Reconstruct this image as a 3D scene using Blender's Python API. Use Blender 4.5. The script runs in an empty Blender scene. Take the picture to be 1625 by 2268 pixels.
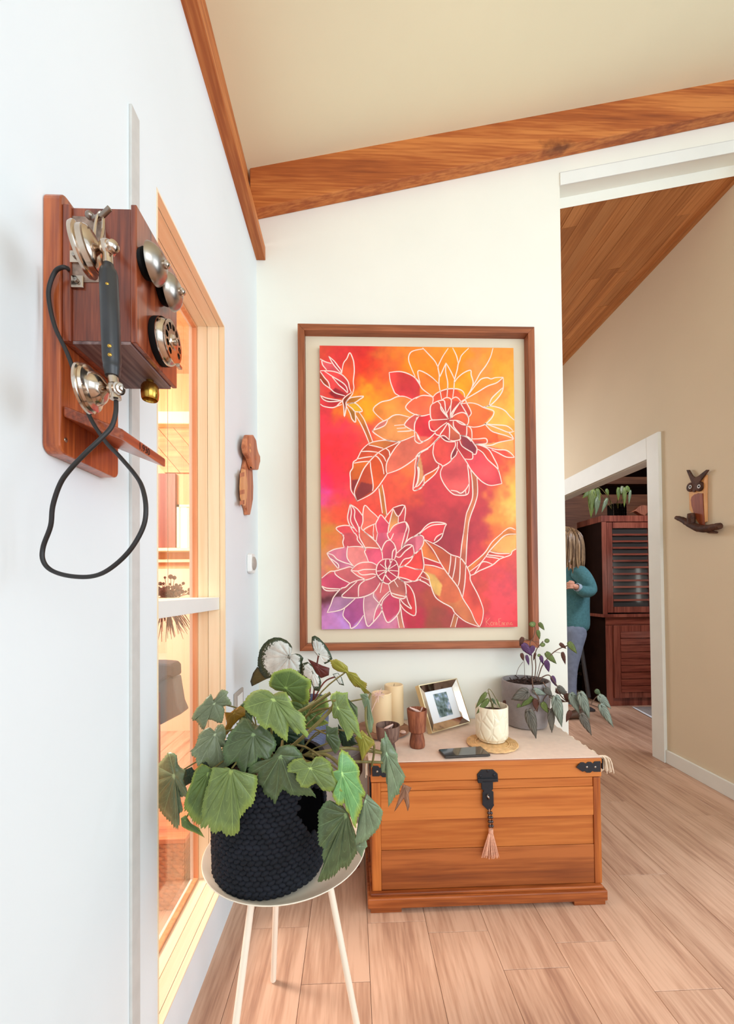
import bpy, bmesh, math, random
import numpy as np
from mathutils import Vector, Matrix
random.seed(7)
SC = bpy.context.scene
COL = SC.collection
# ------------------------------------------------------------ camera
HC = 1.15
CF, CCX, CCY, CYAW, CPIT, CROL = 900.0, 812.2782, 1290.5168, 0.0357782, 0.0149676, -0.0091517
def cam_axes():
    y, p, r = CYAW, CPIT, CROL
    F = Vector((math.sin(y)*math.cos(p), math.cos(y)*math.cos(p), math.sin(p)))
    rt = Vector((math.cos(y), -math.sin(y), 0)); up = rt.cross(F)
    return math.cos(r)*rt+math.sin(r)*up, -math.sin(r)*rt+math.cos(r)*up, F
CR, CU, CFW = cam_axes()
cd = bpy.data.cameras.new('camera'); cam = bpy.data.objects.new('camera', cd); COL.objects.link(cam)
cam.matrix_world = Matrix.Translation((0, 0, HC)) @ Matrix((CR, CU, -CFW)).transposed().to_4x4()
cd.sensor_fit = 'AUTO'; cd.sensor_width = 36.0; cd.lens = CF/2268*36.0
cd.shift_x = (812.5-CCX)/2268; cd.shift_y = (CCY-1134)/2268; cd.clip_start = 0.05
SC.camera = cam
def P(u, v, X=None, Y=None, Z=None):
    """point of the room that was measured at photo position (u, v) on a plane X=, Y= or Z="""
    d = CR*((u-CCX)/CF)-CU*((v-CCY)/CF)+CFW
    if X is not None: t = X/d.x
    elif Y is not None: t = Y/d.y
    else: t = (Z-HC)/d.z
    return Vector((0, 0, HC))+d*t
# ------------------------------------------------------------ world + light
w = bpy.data.worlds.new('world'); SC.world = w; w.use_nodes = True
bg = w.node_tree.nodes['Background']; bg.inputs[0].default_value = (0.76, 0.90, 1.0, 1); bg.inputs[1].default_value = 1.45
SC.view_settings.view_transform = 'Standard'; SC.view_settings.look = 'None'
SC.view_settings.exposure = 0.07; SC.view_settings.gamma = 1.0; SC.view_settings.use_curve_mapping = False
def area(name, loc, target, size, power, color, sy=None):
    l = bpy.data.lights.new(name, 'AREA'); l.energy = power; l.color = color; l.shape = 'RECTANGLE'
    l.size = size; l.size_y = sy or size
    o = bpy.data.objects.new(name, l); COL.objects.link(o); o.location = loc
    o.rotation_euler = (Vector(target)-Vector(loc)).to_track_quat('-Z', 'Y').to_euler()
    return o
area('window_daylight', (1.9, -2.2, 1.9), (0.2, 1.9, 1.3), 2.4, 50, (0.92, 0.965, 1.0), 1.8)
area('side_daylight', (3.4, 0.0, 1.6), (-0.4, 0.9, 1.4), 1.6, 30, (0.74, 0.88, 1.0), 1.4)
area('sunroom_daylight', (-2.4, 1.6, 2.6), (-1.1, 2.9, 1.0), 1.0, 150, (1.0, 0.93, 0.84))
area('right_fill', (3.5, 0.9, 2.2), (1.5, 2.6, 0.1), 1.2, 9, (0.86, 0.94, 1.0))  # fill lamp added to brighten the floor on the right
area('hall_fill', (0.75, 4.6, 2.5), (1.7, 2.8, 0.2), 0.8, 26, (0.88, 0.95, 1.0))  # unseen fill lamp added to lift the hall floor and walls
area('dining_fill', (3.0, 2.2, 2.7), (2.6, 3.84, 1.3), 0.5, 34, (0.90, 0.92, 1.0))  # unseen lamp added for light and sheen on the cabinet front
# ------------------------------------------------------------ materials
def lin(c):
    c = [x/255.0 for x in c]
    return tuple((x/12.92 if x <= 0.04045 else ((x+0.055)/1.055)**2.4) for x in c)
MATS = {}
def base(name, rough=0.5, metal=0.0, spec=0.5, coat=0.0, sss=0.0):
    m = bpy.data.materials.new(name); m.use_nodes = True; MATS[name] = m
    b = m.node_tree.nodes['Principled BSDF']
    b.inputs['Roughness'].default_value = rough; b.inputs['Metallic'].default_value = metal
    b.inputs['Specular IOR Level'].default_value = spec; b.inputs['Coat Weight'].default_value = coat
    b.inputs['Coat Roughness'].default_value = 0.15
    return m, m.node_tree, b
def N(nt, t, **k):
    n = nt.nodes.new(t)
    for a, b in k.items():
        if a.startswith('i_'): n.inputs[a[2:].replace('_', ' ')].default_value = b
        else: setattr(n, a, b)
    return n
def ramp(nt, fac, stops):
    r = nt.nodes.new('ShaderNodeValToRGB'); e = r.color_ramp.elements
    while len(e) < len(stops): e.new(0.5)
    for i, (p, c) in enumerate(stops):
        e[i].position = p; e[i].color = (*c, 1)
    nt.links.new(fac, r.inputs[0]); return r.outputs[0]
def coords(nt, scale, kind='Object'):
    tc = nt.nodes.new('ShaderNodeTexCoord'); mp = nt.nodes.new('ShaderNodeMapping')
    mp.inputs['Scale'].default_value = scale
    nt.links.new(tc.outputs[kind], mp.inputs['Vector']); return mp.outputs[0]
def bump(nt, b, h, s, d=0.002):
    bp = nt.nodes.new('ShaderNodeBump'); bp.inputs['Strength'].default_value = s; bp.inputs['Distance'].default_value = d
    nt.links.new(h, bp.inputs['Height']); nt.links.new(bp.outputs[0], b.inputs['Normal'])
def plain(name, rgb, rough=0.5, metal=0.0, var=0.06, scale=8, bumpy=0.0, bscale=60, spec=0.5, coat=0.0):
    m, nt, b = base(name, rough, metal, spec, coat)
    c = lin(rgb); n = N(nt, 'ShaderNodeTexNoise', i_Scale=scale, i_Detail=4.0)
    nt.links.new(coords(nt, (1, 1, 1)), n.inputs['Vector'])
    lo = tuple(x*(1-var) for x in c); hi = tuple(min(1, x*(1+var)) for x in c)
    nt.links.new(ramp(nt, n.outputs[0], [(0.3, lo), (0.7, hi)]), b.inputs['Base Color'])
    if bumpy:
        n2 = N(nt, 'ShaderNodeTexNoise', i_Scale=bscale, i_Detail=3.0)
        nt.links.new(coords(nt, (1, 1, 1)), n2.inputs['Vector']); bump(nt, b, n2.outputs[0], bumpy)
    return m
def wood(name, c1, c2, axis='Z', dens=22, rough=0.45, coat=0.0, knots=0.0, rnd=0.0, stretch=0.05, dark=None, bmp=0.15):
    m, nt, b = base(name, rough, 0, 0.4, coat)
    s = [1, 1, 1]; s['XYZ'.index(axis)] = stretch
    vec = coords(nt, tuple(s))
    oi = nt.nodes.new('ShaderNodeObjectInfo')
    add = N(nt, 'ShaderNodeVectorMath', operation='ADD')
    sc = N(nt, 'ShaderNodeVectorMath', operation='SCALE'); sc.inputs[0].default_value = (7.3, 5.1, 9.7)
    nt.links.new(oi.outputs['Random'], sc.inputs['Scale'])
    nt.links.new(vec, add.inputs[0]); nt.links.new(sc.outputs[0], add.inputs[1])
    n = N(nt, 'ShaderNodeTexNoise', i_Scale=dens, i_Detail=6.0, i_Distortion=0.6); nt.links.new(add.outputs[0], n.inputs['Vector'])
    n2 = N(nt, 'ShaderNodeTexNoise', i_Scale=dens*7, i_Detail=3.0); nt.links.new(add.outputs[0], n2.inputs['Vector'])
    mx = N(nt, 'ShaderNodeMix', data_type='FLOAT'); mx.inputs[0].default_value = 0.4
    nt.links.new(n.outputs[0], mx.inputs[2]); nt.links.new(n2.outputs[0], mx.inputs[3])
    a, c = lin(c1), lin(c2); d = lin(dark) if dark else tuple(x*0.5 for x in a)
    col = ramp(nt, mx.outputs[0], [(0.33, d if dark else a), (0.45, a), (0.58, c)])
    if knots:
        v = N(nt, 'ShaderNodeTexVoronoi', i_Scale=knots); s2 = [1, 1, 1]; s2['XYZ'.index(axis)] = 0.5
        nt.links.new(coords(nt, tuple(s2)), v.inputs['Vector'])
        nn = N(nt, 'ShaderNodeTexNoise', i_Scale=30.0); nt.links.new(coords(nt, (1, 1, 1)), nn.inputs['Vector'])
        ma = N(nt, 'ShaderNodeMath', operation='MULTIPLY_ADD'); nt.links.new(nn.outputs[0], ma.inputs[0]); ma.inputs[1].default_value = 0.16
        nt.links.new(v.outputs['Distance'], ma.inputs[2])
        k = ramp(nt, ma.outputs[0], [(0.10, (1, 1, 1)), (0.21, (0, 0, 0))])
        mk = N(nt, 'ShaderNodeMix', data_type='RGBA'); nt.links.new(k, mk.inputs[0]); nt.links.new(col, mk.inputs[6])
        mk.inputs[7].default_value = (*tuple(x*0.45 for x in a), 1); col = mk.outputs[2]
    if rnd:
        hs = nt.nodes.new('ShaderNodeHueSaturation'); mr = nt.nodes.new('ShaderNodeMapRange')
        mr.inputs['To Min'].default_value = 1-rnd; mr.inputs['To Max'].default_value = 1+rnd
        nt.links.new(oi.outputs['Random'], mr.inputs['Value']); nt.links.new(mr.outputs[0], hs.inputs['Value'])
        nt.links.new(col, hs.inputs['Color']); col = hs.outputs[0]
    nt.links.new(col, b.inputs['Base Color'])
    if bmp: bump(nt, b, mx.outputs[0], bmp, 0.001)
    return m
def attr_mat(name, rough=0.5, attr='col', bumpy=0.0, spec=0.4):
    m, nt, b = base(name, rough, 0, spec)
    a = N(nt, 'ShaderNodeAttribute', attribute_name=attr); nt.links.new(a.outputs['Color'], b.inputs['Base Color'])
    if bumpy:
        n = N(nt, 'ShaderNodeTexNoise', i_Scale=70.0, i_Detail=6.0); nt.links.new(coords(nt, (1, 1, 1)), n.inputs['Vector'])
        bump(nt, b, n.outputs[0], bumpy, 0.002)
    return m
white_wall = plain('painted_wall_white', (233, 239, 241), 0.75, var=0.015, scale=3, bumpy=0.05, bscale=120)
cream_wall = plain('painted_wall_offwhite', (242, 240, 228), 0.75, var=0.015, scale=3, bumpy=0.05, bscale=120)
cream_ceil = plain('painted_ceiling_cream', (240, 232, 198), 0.8, var=0.02, scale=2, bumpy=0.05)
white_trim = plain('white_trim_paint', (238, 238, 232), 0.5, var=0.02)
beige_wall = plain('painted_wall_taupe', (228, 210, 182), 0.8, var=0.02, scale=2)
batten_m = plain('grey_batten_paint', (205, 203, 198), 0.6, var=0.05, scale=30)
floor_m = wood('floor_laminate', (194, 152, 126), (214, 174, 148), 'Y', 15, 0.42, rnd=0.04, stretch=0.07, dark=(166, 124, 102))
floor_gap = plain('floor_joint_brown', (110, 78, 60), 0.8)  # brown base that shows in the joints between planks
beam_m = wood('beam_pine', (172, 92, 40), (204, 126, 66), 'Y', 14, 0.55, rnd=0.03, dark=(150, 74, 30))
beamx_m = wood('beam_pine_knotty', (172, 90, 38), (206, 126, 62), 'X', 14, 0.55, knots=2.6, dark=(140, 68, 28))
board_m = wood('ceiling_board_wood', (178, 112, 60), (200, 134, 80), 'Y', 12, 0.5, rnd=0.12, dark=(158, 94, 48))
blond_m = wood('window_pine_blond', (246, 222, 182), (252, 234, 198), 'Z', 10, 0.5, rnd=0.03, dark=(240, 212, 168), bmp=0.05)
blondy_m = wood('window_pine_blond_long', (244, 220, 188), (250, 232, 204), 'Y', 10, 0.5, rnd=0.03, dark=(238, 210, 174), bmp=0.05)
orange_m = wood('window_stop_orange', (222, 150, 104), (234, 168, 120), 'Z', 14, 0.5, bmp=0.05)
phone_m = wood('phone_walnut_red', (118, 50, 28), (158, 78, 44), 'Z', 30, 0.32, coat=0.5, dark=(80, 30, 18))
phone_o = wood('phone_wood_orange', (146, 66, 30), (186, 96, 46), 'Z', 26, 0.3, coat=0.5, dark=(92, 34, 20))
phone_d = wood('phone_oak_dark', (96, 70, 68), (138, 112, 108), 'Y', 20, 0.55, dark=(52, 34, 32))
phone_y = wood('phone_shelf_wood', (140, 62, 34), (176, 90, 52), 'Y', 26, 0.3, coat=0.4, dark=(96, 40, 24))
def metal(name, rgb, rough): return plain(name, rgb, rough, 1.0, var=0.12, scale=40)
nickel = metal('aged_nickel', (196, 178, 162), 0.17); steel = metal('dull_bell_steel', (172, 162, 152), 0.3)
brass = metal('brass', (190, 150, 70), 0.25)
grip_m = plain('black_grip', (40, 40, 43), 0.35, var=0.3, scale=20, bumpy=0.1)
cord_m = plain('black_cord', (30, 26, 26), 0.5)
black_m = plain('black_matte', (14, 13, 14), 0.7, spec=0.2)
blackd_m = plain('black_lining', (8, 8, 9), 1.0, spec=0.0)
iron_m = plain('black_iron', (34, 36, 42), 0.5, 0.3, var=0.2, bumpy=0.4, bscale=90)
chest_m = wood('chest_timber', (178, 96, 38), (200, 118, 54), 'X', 12, 0.42, coat=0.15, knots=2.2, rnd=0.06, dark=(158, 80, 30))
chestz_m = wood('chest_timber_upright', (170, 90, 34), (200, 118, 52), 'Z', 14, 0.42, coat=0.15, rnd=0.06, dark=(140, 66, 24))
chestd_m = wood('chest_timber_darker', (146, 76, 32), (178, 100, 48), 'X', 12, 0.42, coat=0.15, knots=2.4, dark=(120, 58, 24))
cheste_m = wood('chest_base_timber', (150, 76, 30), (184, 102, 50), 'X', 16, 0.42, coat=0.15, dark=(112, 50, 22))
frame_m = wood('picture_frame_wood', (142, 78, 46), (172, 100, 62), 'X', 18, 0.45, dark=(116, 60, 34))
linen_m = plain('pale_backing_board', (234, 222, 194), 0.8, var=0.02, scale=5)
cloth_m = plain('runner_cotton', (236, 212, 194), 0.9, var=0.04, scale=40, bumpy=0.3, bscale=400)
tassel_m = plain('tassel_cotton', (232, 210, 184), 0.9, var=0.1, scale=80)
tassel_p = plain('tassel_pink', (226, 168, 138), 0.85, var=0.15, scale=120)
bead_m = plain('dark_wood_bead', (48, 22, 18), 0.2, coat=0.5)
stand_m = plain('stand_offwhite_metal', (242, 228, 208), 0.4, var=0.02)
basket_m = plain('navy_black_cord', (20, 22, 30), 0.8, var=0.4, scale=30, bumpy=0.5, bscale=200, spec=0.3)
wick_m = plain('seagrass_orange', (206, 136, 88), 0.7, var=0.2, scale=40, bumpy=0.4, bscale=150)
lid_m = wood('basket_lid_wood', (190, 104, 62), (222, 136, 88), 'X', 16, 0.5, dark=(150, 74, 40))
candle_m = plain('ivory_wax', (246, 216, 170), 0.5, var=0.02)
cup_o = wood('turned_wood_cup', (130, 70, 46), (170, 104, 72), 'Z', 30, 0.6, dark=(92, 48, 34))
cup_d = wood('weathered_wood_cup', (96, 70, 60), (136, 106, 92), 'Z', 30, 0.7, dark=(64, 46, 40))
shell_m = plain('pink_shell', (236, 200, 186), 0.4, var=0.1, scale=60)
plate_m = wood('round_wood_plate', (150, 108, 86), (176, 130, 106), 'X', 20, 0.6)
mirror_m = metal('bevelled_mirror', (225, 205, 185), 0.06)
gold_m = plain('champagne_gold_edge', (226, 204, 160), 0.35, 0.6)
paper_m = plain('white_mount', (236, 238, 242), 0.6, var=0.01)
ivory_m = plain('ivory_ceramic', (244, 232, 204), 0.45, var=0.02)
coaster_m = plain('straw_coaster', (226, 184, 130), 0.8, var=0.2, scale=60)
glass_blk = plain('phone_screen_glass', (20, 20, 22), 0.05, coat=1.0)
concrete_m = plain('grey_stone_pot', (146, 136, 134), 0.5, var=0.12, scale=25, bumpy=0.8, bscale=110)
soil_m = plain('dark_soil', (58, 36, 28), 0.95, var=0.5, scale=70, bumpy=1.0, bscale=120)
vase_m = plain('ribbed_navy_vase', (96, 104, 132), 0.5, var=0.2, scale=30)
grey_m = plain('grey_fabric', (124, 116, 114), 0.9, var=0.06, scale=60)
stem_m = plain('olive_stem', (112, 102, 52), 0.6, var=0.25, scale=50)
redstem_m = plain('red_stem', (128, 58, 44), 0.6, var=0.2, scale=50)
brstem_m = plain('brown_stem', (106, 78, 62), 0.7, var=0.2, scale=50)
cab_m = wood('cabinet_mahogany', (122, 60, 46), (152, 84, 66), 'Z', 16, 0.28, coat=0.5, dark=(96, 42, 32))
cabx_m = wood('cabinet_mahogany_slat', (118, 56, 42), (146, 78, 60), 'X', 16, 0.28, coat=0.5, dark=(90, 38, 28))
dark_m = plain('dark_brown_wall_and_shade', (34, 18, 13), 0.9, var=0.2, spec=0.05)  # dark brown walls; also the painted shade on the cabinet's left side
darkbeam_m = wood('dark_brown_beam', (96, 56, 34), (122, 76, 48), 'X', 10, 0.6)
sunwood_m = wood('sunroom_plywood', (226, 156, 98), (240, 178, 122), 'Z', 5, 0.5, bmp=0.03, dark=(214, 140, 84))
sunboard_m = wood('sunroom_board', (214, 126, 66), (232, 150, 88), 'X', 12, 0.5, rnd=0.08, dark=(196, 108, 52))
sunpale_m = plain('sunroom_pale_wall', (240, 206, 176), 0.8, var=0.03, scale=2)
sunred_m = wood('sunroom_red_wood', (132, 66, 46), (158, 84, 62), 'Z', 8, 0.5)
cream_lit = plain('sunroom_cream_beam', (250, 232, 184), 0.6, var=0.02)
char_m = plain('charcoal_cushion', (78, 72, 74), 0.95, var=0.15, scale=90, bumpy=0.4, bscale=300)
slate_m = plain('slate_upholstery', (112, 118, 126), 0.9, var=0.05, scale=60)
dry_m = plain('dried_flower_brown', (104, 62, 46), 0.9, var=0.35, scale=60)
plastic_m = plain('white_plastic', (240, 238, 234), 0.35, var=0.01); plasticg_m = plain('grey_plastic', (176, 166, 156), 0.5, var=0.02)
teal_m = plain('teal_knit', (78, 128, 136), 0.95, var=0.15, scale=60, bumpy=0.8, bscale=260)
jean_m = plain('blue_grey_denim', (126, 136, 158), 0.9, var=0.12, scale=30, bumpy=0.3, bscale=300)
skin_m = plain('skin', (222, 162, 138), 0.5, var=0.04)
hair_m = wood('brown_blond_hair', (104, 78, 54), (168, 136, 100), 'Z', 60, 0.4, stretch=0.04, dark=(70, 50, 34))
shoe_m = plain('brown_shoe', (92, 66, 48), 0.6)
owl_l = wood('owl_pale_wood', (222, 156, 92), (238, 180, 116), 'Z', 30, 0.55); owl_r = wood('owl_red_wood', (134, 58, 28), (164, 80, 40), 'Z', 30, 0.5)
owl_d = wood('owl_dark_wood', (62, 34, 22), (92, 56, 38), 'X', 24, 0.7, bmp=0.5)
carv_m = wood('carved_face_wood', (176, 102, 66), (206, 132, 92), 'Z', 30, 0.5, dark=(130, 66, 42)); carv_l = wood('carved_light_grain', (214, 150, 96), (232, 172, 118), 'Z', 30, 0.5)
lemon_m = plain('yellow_glass', (214, 206, 90), 0.3)
# glass
def glass_mat(name, tint=(1, 1, 1), refl=1.0):
    m = bpy.data.materials.new(name); m.use_nodes = True; nt = m.node_tree; nt.nodes.clear()
    o = nt.nodes.new('ShaderNodeOutputMaterial'); t = nt.nodes.new('ShaderNodeBsdfTransparent'); g = nt.nodes.new('ShaderNodeBsdfGlossy')
    t.inputs[0].default_value = (*tint, 1); g.inputs['Roughness'].default_value = 0.02
    f = nt.nodes.new('ShaderNodeLayerWeight'); pw_ = N(nt, 'ShaderNodeMath', operation='POWER'); pw_.inputs[1].default_value = 4.0
    nt.links.new(f.outputs['Facing'], pw_.inputs[0])
    mu = N(nt, 'ShaderNodeMath', operation='MULTIPLY_ADD'); mu.inputs[1].default_value = 0.95*refl; mu.inputs[2].default_value = 0.05*refl; f = pw_
    nt.links.new(f.outputs[0], mu.inputs[0]); mx = nt.nodes.new('ShaderNodeMixShader')
    nt.links.new(mu.outputs[0], mx.inputs[0]); nt.links.new(t.outputs[0], mx.inputs[1]); nt.links.new(g.outputs[0], mx.inputs[2])
    nt.links.new(mx.outputs[0], o.inputs[0]); return m
pane_m = glass_mat('window_glass')
def emis(name, rgb, s):
    m, nt, b = base(name); b.inputs['Base Color'].default_value = (*lin(rgb), 1)
    b.inputs['Emission Color'].default_value = (*lin(rgb), 1); b.inputs['Emission Strength'].default_value = s; return m
sky_m = emis('daylight_outside', (248, 250, 246), 1.6)
# leaf materials : attribute 'lf' = (vein index closeness, radius 0..1, random)
def leaf_mat(name, c, vein, rimc, rough=0.45, vw=0.035, rex=False, dark=None):
    m, nt, b = base(name, rough, 0, 0.35)
    a = N(nt, 'ShaderNodeAttribute', attribute_name='lf'); sp = nt.nodes.new('ShaderNodeSeparateColor'); nt.links.new(a.outputs['Color'], sp.inputs[0])
    inv = N(nt, 'ShaderNodeMath', operation='SUBTRACT'); inv.inputs[0].default_value = 1; nt.links.new(sp.outputs[0], inv.inputs[1])
    d = N(nt, 'ShaderNodeMath', operation='MULTIPLY'); nt.links.new(inv.outputs[0], d.inputs[0]); nt.links.new(sp.outputs[1], d.inputs[1])
    n = N(nt, 'ShaderNodeTexNoise', i_Scale=28.0, i_Detail=5.0); nt.links.new(coords(nt, (1, 1, 1)), n.inputs['Vector'])
    cc = lin(c); lo = tuple(x*0.78 for x in cc); hi = tuple(min(1, x*1.18) for x in cc)
    col = ramp(nt, n.outputs[0], [(0.3, lo), (0.7, hi)])
    if rex:
        n2 = N(nt, 'ShaderNodeTexNoise', i_Scale=130.0, i_Detail=3.0); nt.links.new(coords(nt, (1, 1, 1)), n2.inputs['Vector'])
        ad = N(nt, 'ShaderNodeMath', operation='MULTIPLY_ADD'); nt.links.new(n2.outputs[0], ad.inputs[0]); ad.inputs[1].default_value = 0.5
        nt.links.new(sp.outputs[1], ad.inputs[2])
        ad2 = N(nt, 'ShaderNodeMath', operation='MULTIPLY'); ad2.inputs[1].default_value = 0.75; nt.links.new(ad.outputs[0], ad2.inputs[0])
        k = ramp(nt, ad2.outputs[0], [(0.22, (1, 1, 1)), (0.27, (0, 0, 0)), (0.76, (0, 0, 0)), (0.81, (1, 1, 1))])
        mk = N(nt, 'ShaderNodeMix', data_type='RGBA'); nt.links.new(k, mk.inputs[0]); nt.links.new(col, mk.inputs[6]); mk.inputs[7].default_value = (*lin(rimc), 1); col = mk.outputs[2]
    else:
        k = ramp(nt, sp.outputs[1], [(0.80, (0, 0, 0)), (1.0, (0.75, 0.75, 0.75))])
        mk = N(nt, 'ShaderNodeMix', data_type='RGBA'); nt.links.new(k, mk.inputs[0]); nt.links.new(col, mk.inputs[6]); mk.inputs[7].default_value = (*lin(rimc), 1); col = mk.outputs[2]
    # side veins branching from each main vein
    t1 = N(nt, 'ShaderNodeMath', operation='MULTIPLY'); nt.links.new(sp.outputs[1], t1.inputs[0]); t1.inputs[1].default_value = 5.0
    t2 = N(nt, 'ShaderNodeMath', operation='MULTIPLY_ADD'); nt.links.new(sp.outputs[2], t2.inputs[0]); t2.inputs[1].default_value = -2.8; nt.links.new(t1.outputs[0], t2.inputs[2])
    t3 = N(nt, 'ShaderNodeMath', operation='PINGPONG'); nt.links.new(t2.outputs[0], t3.inputs[0]); t3.inputs[1].default_value = 0.5
    sv = ramp(nt, t3.outputs[0], [(0.02, (0.2, 0.2, 0.2)), (0.07, (0, 0, 0))])
    ms = N(nt, 'ShaderNodeMix', data_type='RGBA'); nt.links.new(sv, ms.inputs[0]); nt.links.new(col, ms.inputs[6]); ms.inputs[7].default_value = (*lin(vein), 1); col = ms.outputs[2]
    k2 = ramp(nt, d.outputs[0], [(vw*0.5, (1, 1, 1)), (vw*1.6, (0, 0, 0))])
    m2 = N(nt, 'ShaderNodeMix', data_type='RGBA'); nt.links.new(k2, m2.inputs[0]); nt.links.new(col, m2.inputs[6]); m2.inputs[7].default_value = (*lin(vein), 1)
    nt.links.new(m2.outputs[2], b.inputs['Base Color'])
    bump(nt, b, n.outputs[0], 0.3, 0.002)
    return m
# ------------------------------------------------------------ mesh helpers
WL = {}
def link(o, parent=None, wl=None):
    COL.objects.link(o)
    if parent is not None:
        o.parent = parent
    return o
def thing(name, label, cat, loc=(0, 0, 0), group=None):
    o = bpy.data.objects.new(name, None); o.location = loc; COL.objects.link(o); WL[o.name] = Vector(loc)
    o.empty_display_size = 0.05
    o['label'] = label; o['category'] = cat
    if group: o['group'] = group
    return o
def tag(o, label, cat, group=None):
    o['label'] = label; o['category'] = cat
    if group: o['group'] = group
    return o
def struct(o): o['kind'] = 'structure'; return o
def shell(name):
    o = bpy.data.objects.new(name, None); COL.objects.link(o); o.empty_display_size = 0.05; return struct(o)
class MB:
    def __init__(s): s.v = []; s.f = []
    def box(s, x0, x1, y0, y1, z0, z1):
        n = len(s.v); x0, x1 = min(x0, x1), max(x0, x1); y0, y1 = min(y0, y1), max(y0, y1); z0, z1 = min(z0, z1), max(z0, z1)
        s.v += [(x0, y0, z0), (x1, y0, z0), (x1, y1, z0), (x0, y1, z0), (x0, y0, z1), (x1, y0, z1), (x1, y1, z1), (x0, y1, z1)]
        s.f += [(n, n+3, n+2, n+1), (n+4, n+5, n+6, n+7), (n, n+1, n+5, n+4), (n+1, n+2, n+6, n+5), (n+2, n+3, n+7, n+6), (n+3, n, n+4, n+7)]
        return s
    def hexa(s, p):                       # 8 corners: 4 bottom ring, 4 top ring
        n = len(s.v); s.v += [tuple(q) for q in p]
        s.f += [(n, n+3, n+2, n+1), (n+4, n+5, n+6, n+7), (n, n+1, n+5, n+4), (n+1, n+2, n+6, n+5), (n+2, n+3, n+7, n+6), (n+3, n, n+4, n+7)]
        return s
    def prism(s, pts, d):                 # polygon pts (3D) extruded by vector d
        n = len(s.v); k = len(pts); d = Vector(d)
        s.v += [tuple(Vector(p)) for p in pts]+[tuple(Vector(p)+d) for p in pts]
        s.f += [tuple(range(n, n+k)), tuple(range(n+2*k-1, n+k-1, -1))]
        s.f += [(n+i, n+k+i, n+k+(i+1) % k, n+(i+1) % k) for i in range(k)]
        return s
    def tube(s, pts, r, seg=8, caps=True):
        pts = [Vector(p) for p in pts]; n0 = len(s.v); m = len(pts)
        rr = r if isinstance(r, (list, tuple)) else [r]*m
        t = (pts[1]-pts[0]).normalized(); a = t.orthogonal().normalized()
        for i, p in enumerate(pts):
            t = (pts[min(i+1, m-1)]-pts[max(i-1, 0)]).normalized()
            a = (a-t*a.dot(t)).normalized(); b = t.cross(a)
            for k in range(seg):
                an = 2*math.pi*k/seg; s.v.append(tuple(p+(a*math.cos(an)+b*math.sin(an))*rr[i]))
        for i in range(m-1):
            for k in range(seg):
                q = n0+i*seg; s.f.append((q+k, q+(k+1) % seg, q+seg+(k+1) % seg, q+seg+k))
        if caps:
            s.f.append(tuple(n0+k for k in range(seg))[::-1]); s.f.append(tuple(n0+(m-1)*seg+k for k in range(seg)))
        return s
    def lathe(s, prof, c, ax=(0, 0, 1), seg=32):   # prof = [(r, h)...] closed by caps when r=0
        c = Vector(c); ax = Vector(ax).normalized(); a = ax.orthogonal().normalized(); b = ax.cross(a); n0 = len(s.v)
        for r, h in prof:
            for k in range(seg):
                an = 2*math.pi*k/seg; s.v.append(tuple(c+ax*h+(a*math.cos(an)+b*math.sin(an))*max(r, 1e-5)))
        for i in range(len(prof)-1):
            for k in range(seg):
                q = n0+i*seg; s.f.append((q+k, q+(k+1) % seg, q+seg+(k+1) % seg, q+seg+k))
        return s
    def ball(s, c, r, seg=10, rings=6, sc=(1, 1, 1), M=None):
        c = Vector(c); n0 = len(s.v)
        for i in range(rings+1):
            th = math.pi*i/rings
            for k in range(seg):
                an = 2*math.pi*k/seg; q = Vector((math.sin(th)*math.cos(an)*sc[0], math.sin(th)*math.sin(an)*sc[1], math.cos(th)*sc[2]))*r
                if M is not None: q = M @ q
                s.v.append(tuple(c+q))
        for i in range(rings):
            for k in range(seg):
                q = n0+i*seg; s.f.append((q+k, q+seg+k, q+seg+(k+1) % seg, q+(k+1) % seg))
        return s
    def build(s, name, mat, parent=None, smooth=False, bevel=0.0, seg=2, weld=False):
        off = Vector((0, 0, 0)); q = parent
        while q is not None: off += q.location; q = q.parent
        me = bpy.data.meshes.new(name); me.from_pydata([tuple(Vector(v)-off) for v in s.v], [], s.f)
        if weld:
            bm = bmesh.new(); bm.from_mesh(me); bmesh.ops.remove_doubles(bm, verts=bm.verts, dist=1e-5)
            bmesh.ops.recalc_face_normals(bm, faces=bm.faces); bm.to_mesh(me); bm.free()
        me.materials.append(mat); me.validate()
        if smooth: me.polygons.foreach_set('use_smooth', [True]*len(me.polygons))
        o = bpy.data.objects.new(name, me); COL.objects.link(o)
        if parent is not None: o.parent = parent
        if bevel:
            b = o.modifiers.new('bevel', 'BEVEL'); b.width = bevel; b.segments = seg; b.limit_method = 'ANGLE'; b.angle_limit = 0.6
        if smooth:
            try: me.set_sharp_from_angle(angle=0.7)
            except Exception: pass
        return o
def BX(name, mat, parent, *a, bevel=0.0, label=None, **k):
    o = MB().box(*a).build(name, mat, parent, bevel=bevel, **k)
    if label: o['label'] = label
    return o
def spline(pts, n=8):
    pts = [Vector(p) for p in pts]; out = []; m = len(pts)
    for i in range(m-1):
        p0, p1, p2, p3 = pts[max(i-1, 0)], pts[i], pts[i+1], pts[min(i+2, m-1)]
        for k in range(n):
            t = k/n
            out.append(0.5*((2*p1)+(p2-p0)*t+(2*p0-5*p1+4*p2-p3)*t*t+(3*p1-p0-3*p2+p3)*t**3))
    out.append(pts[-1]); return out
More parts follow.
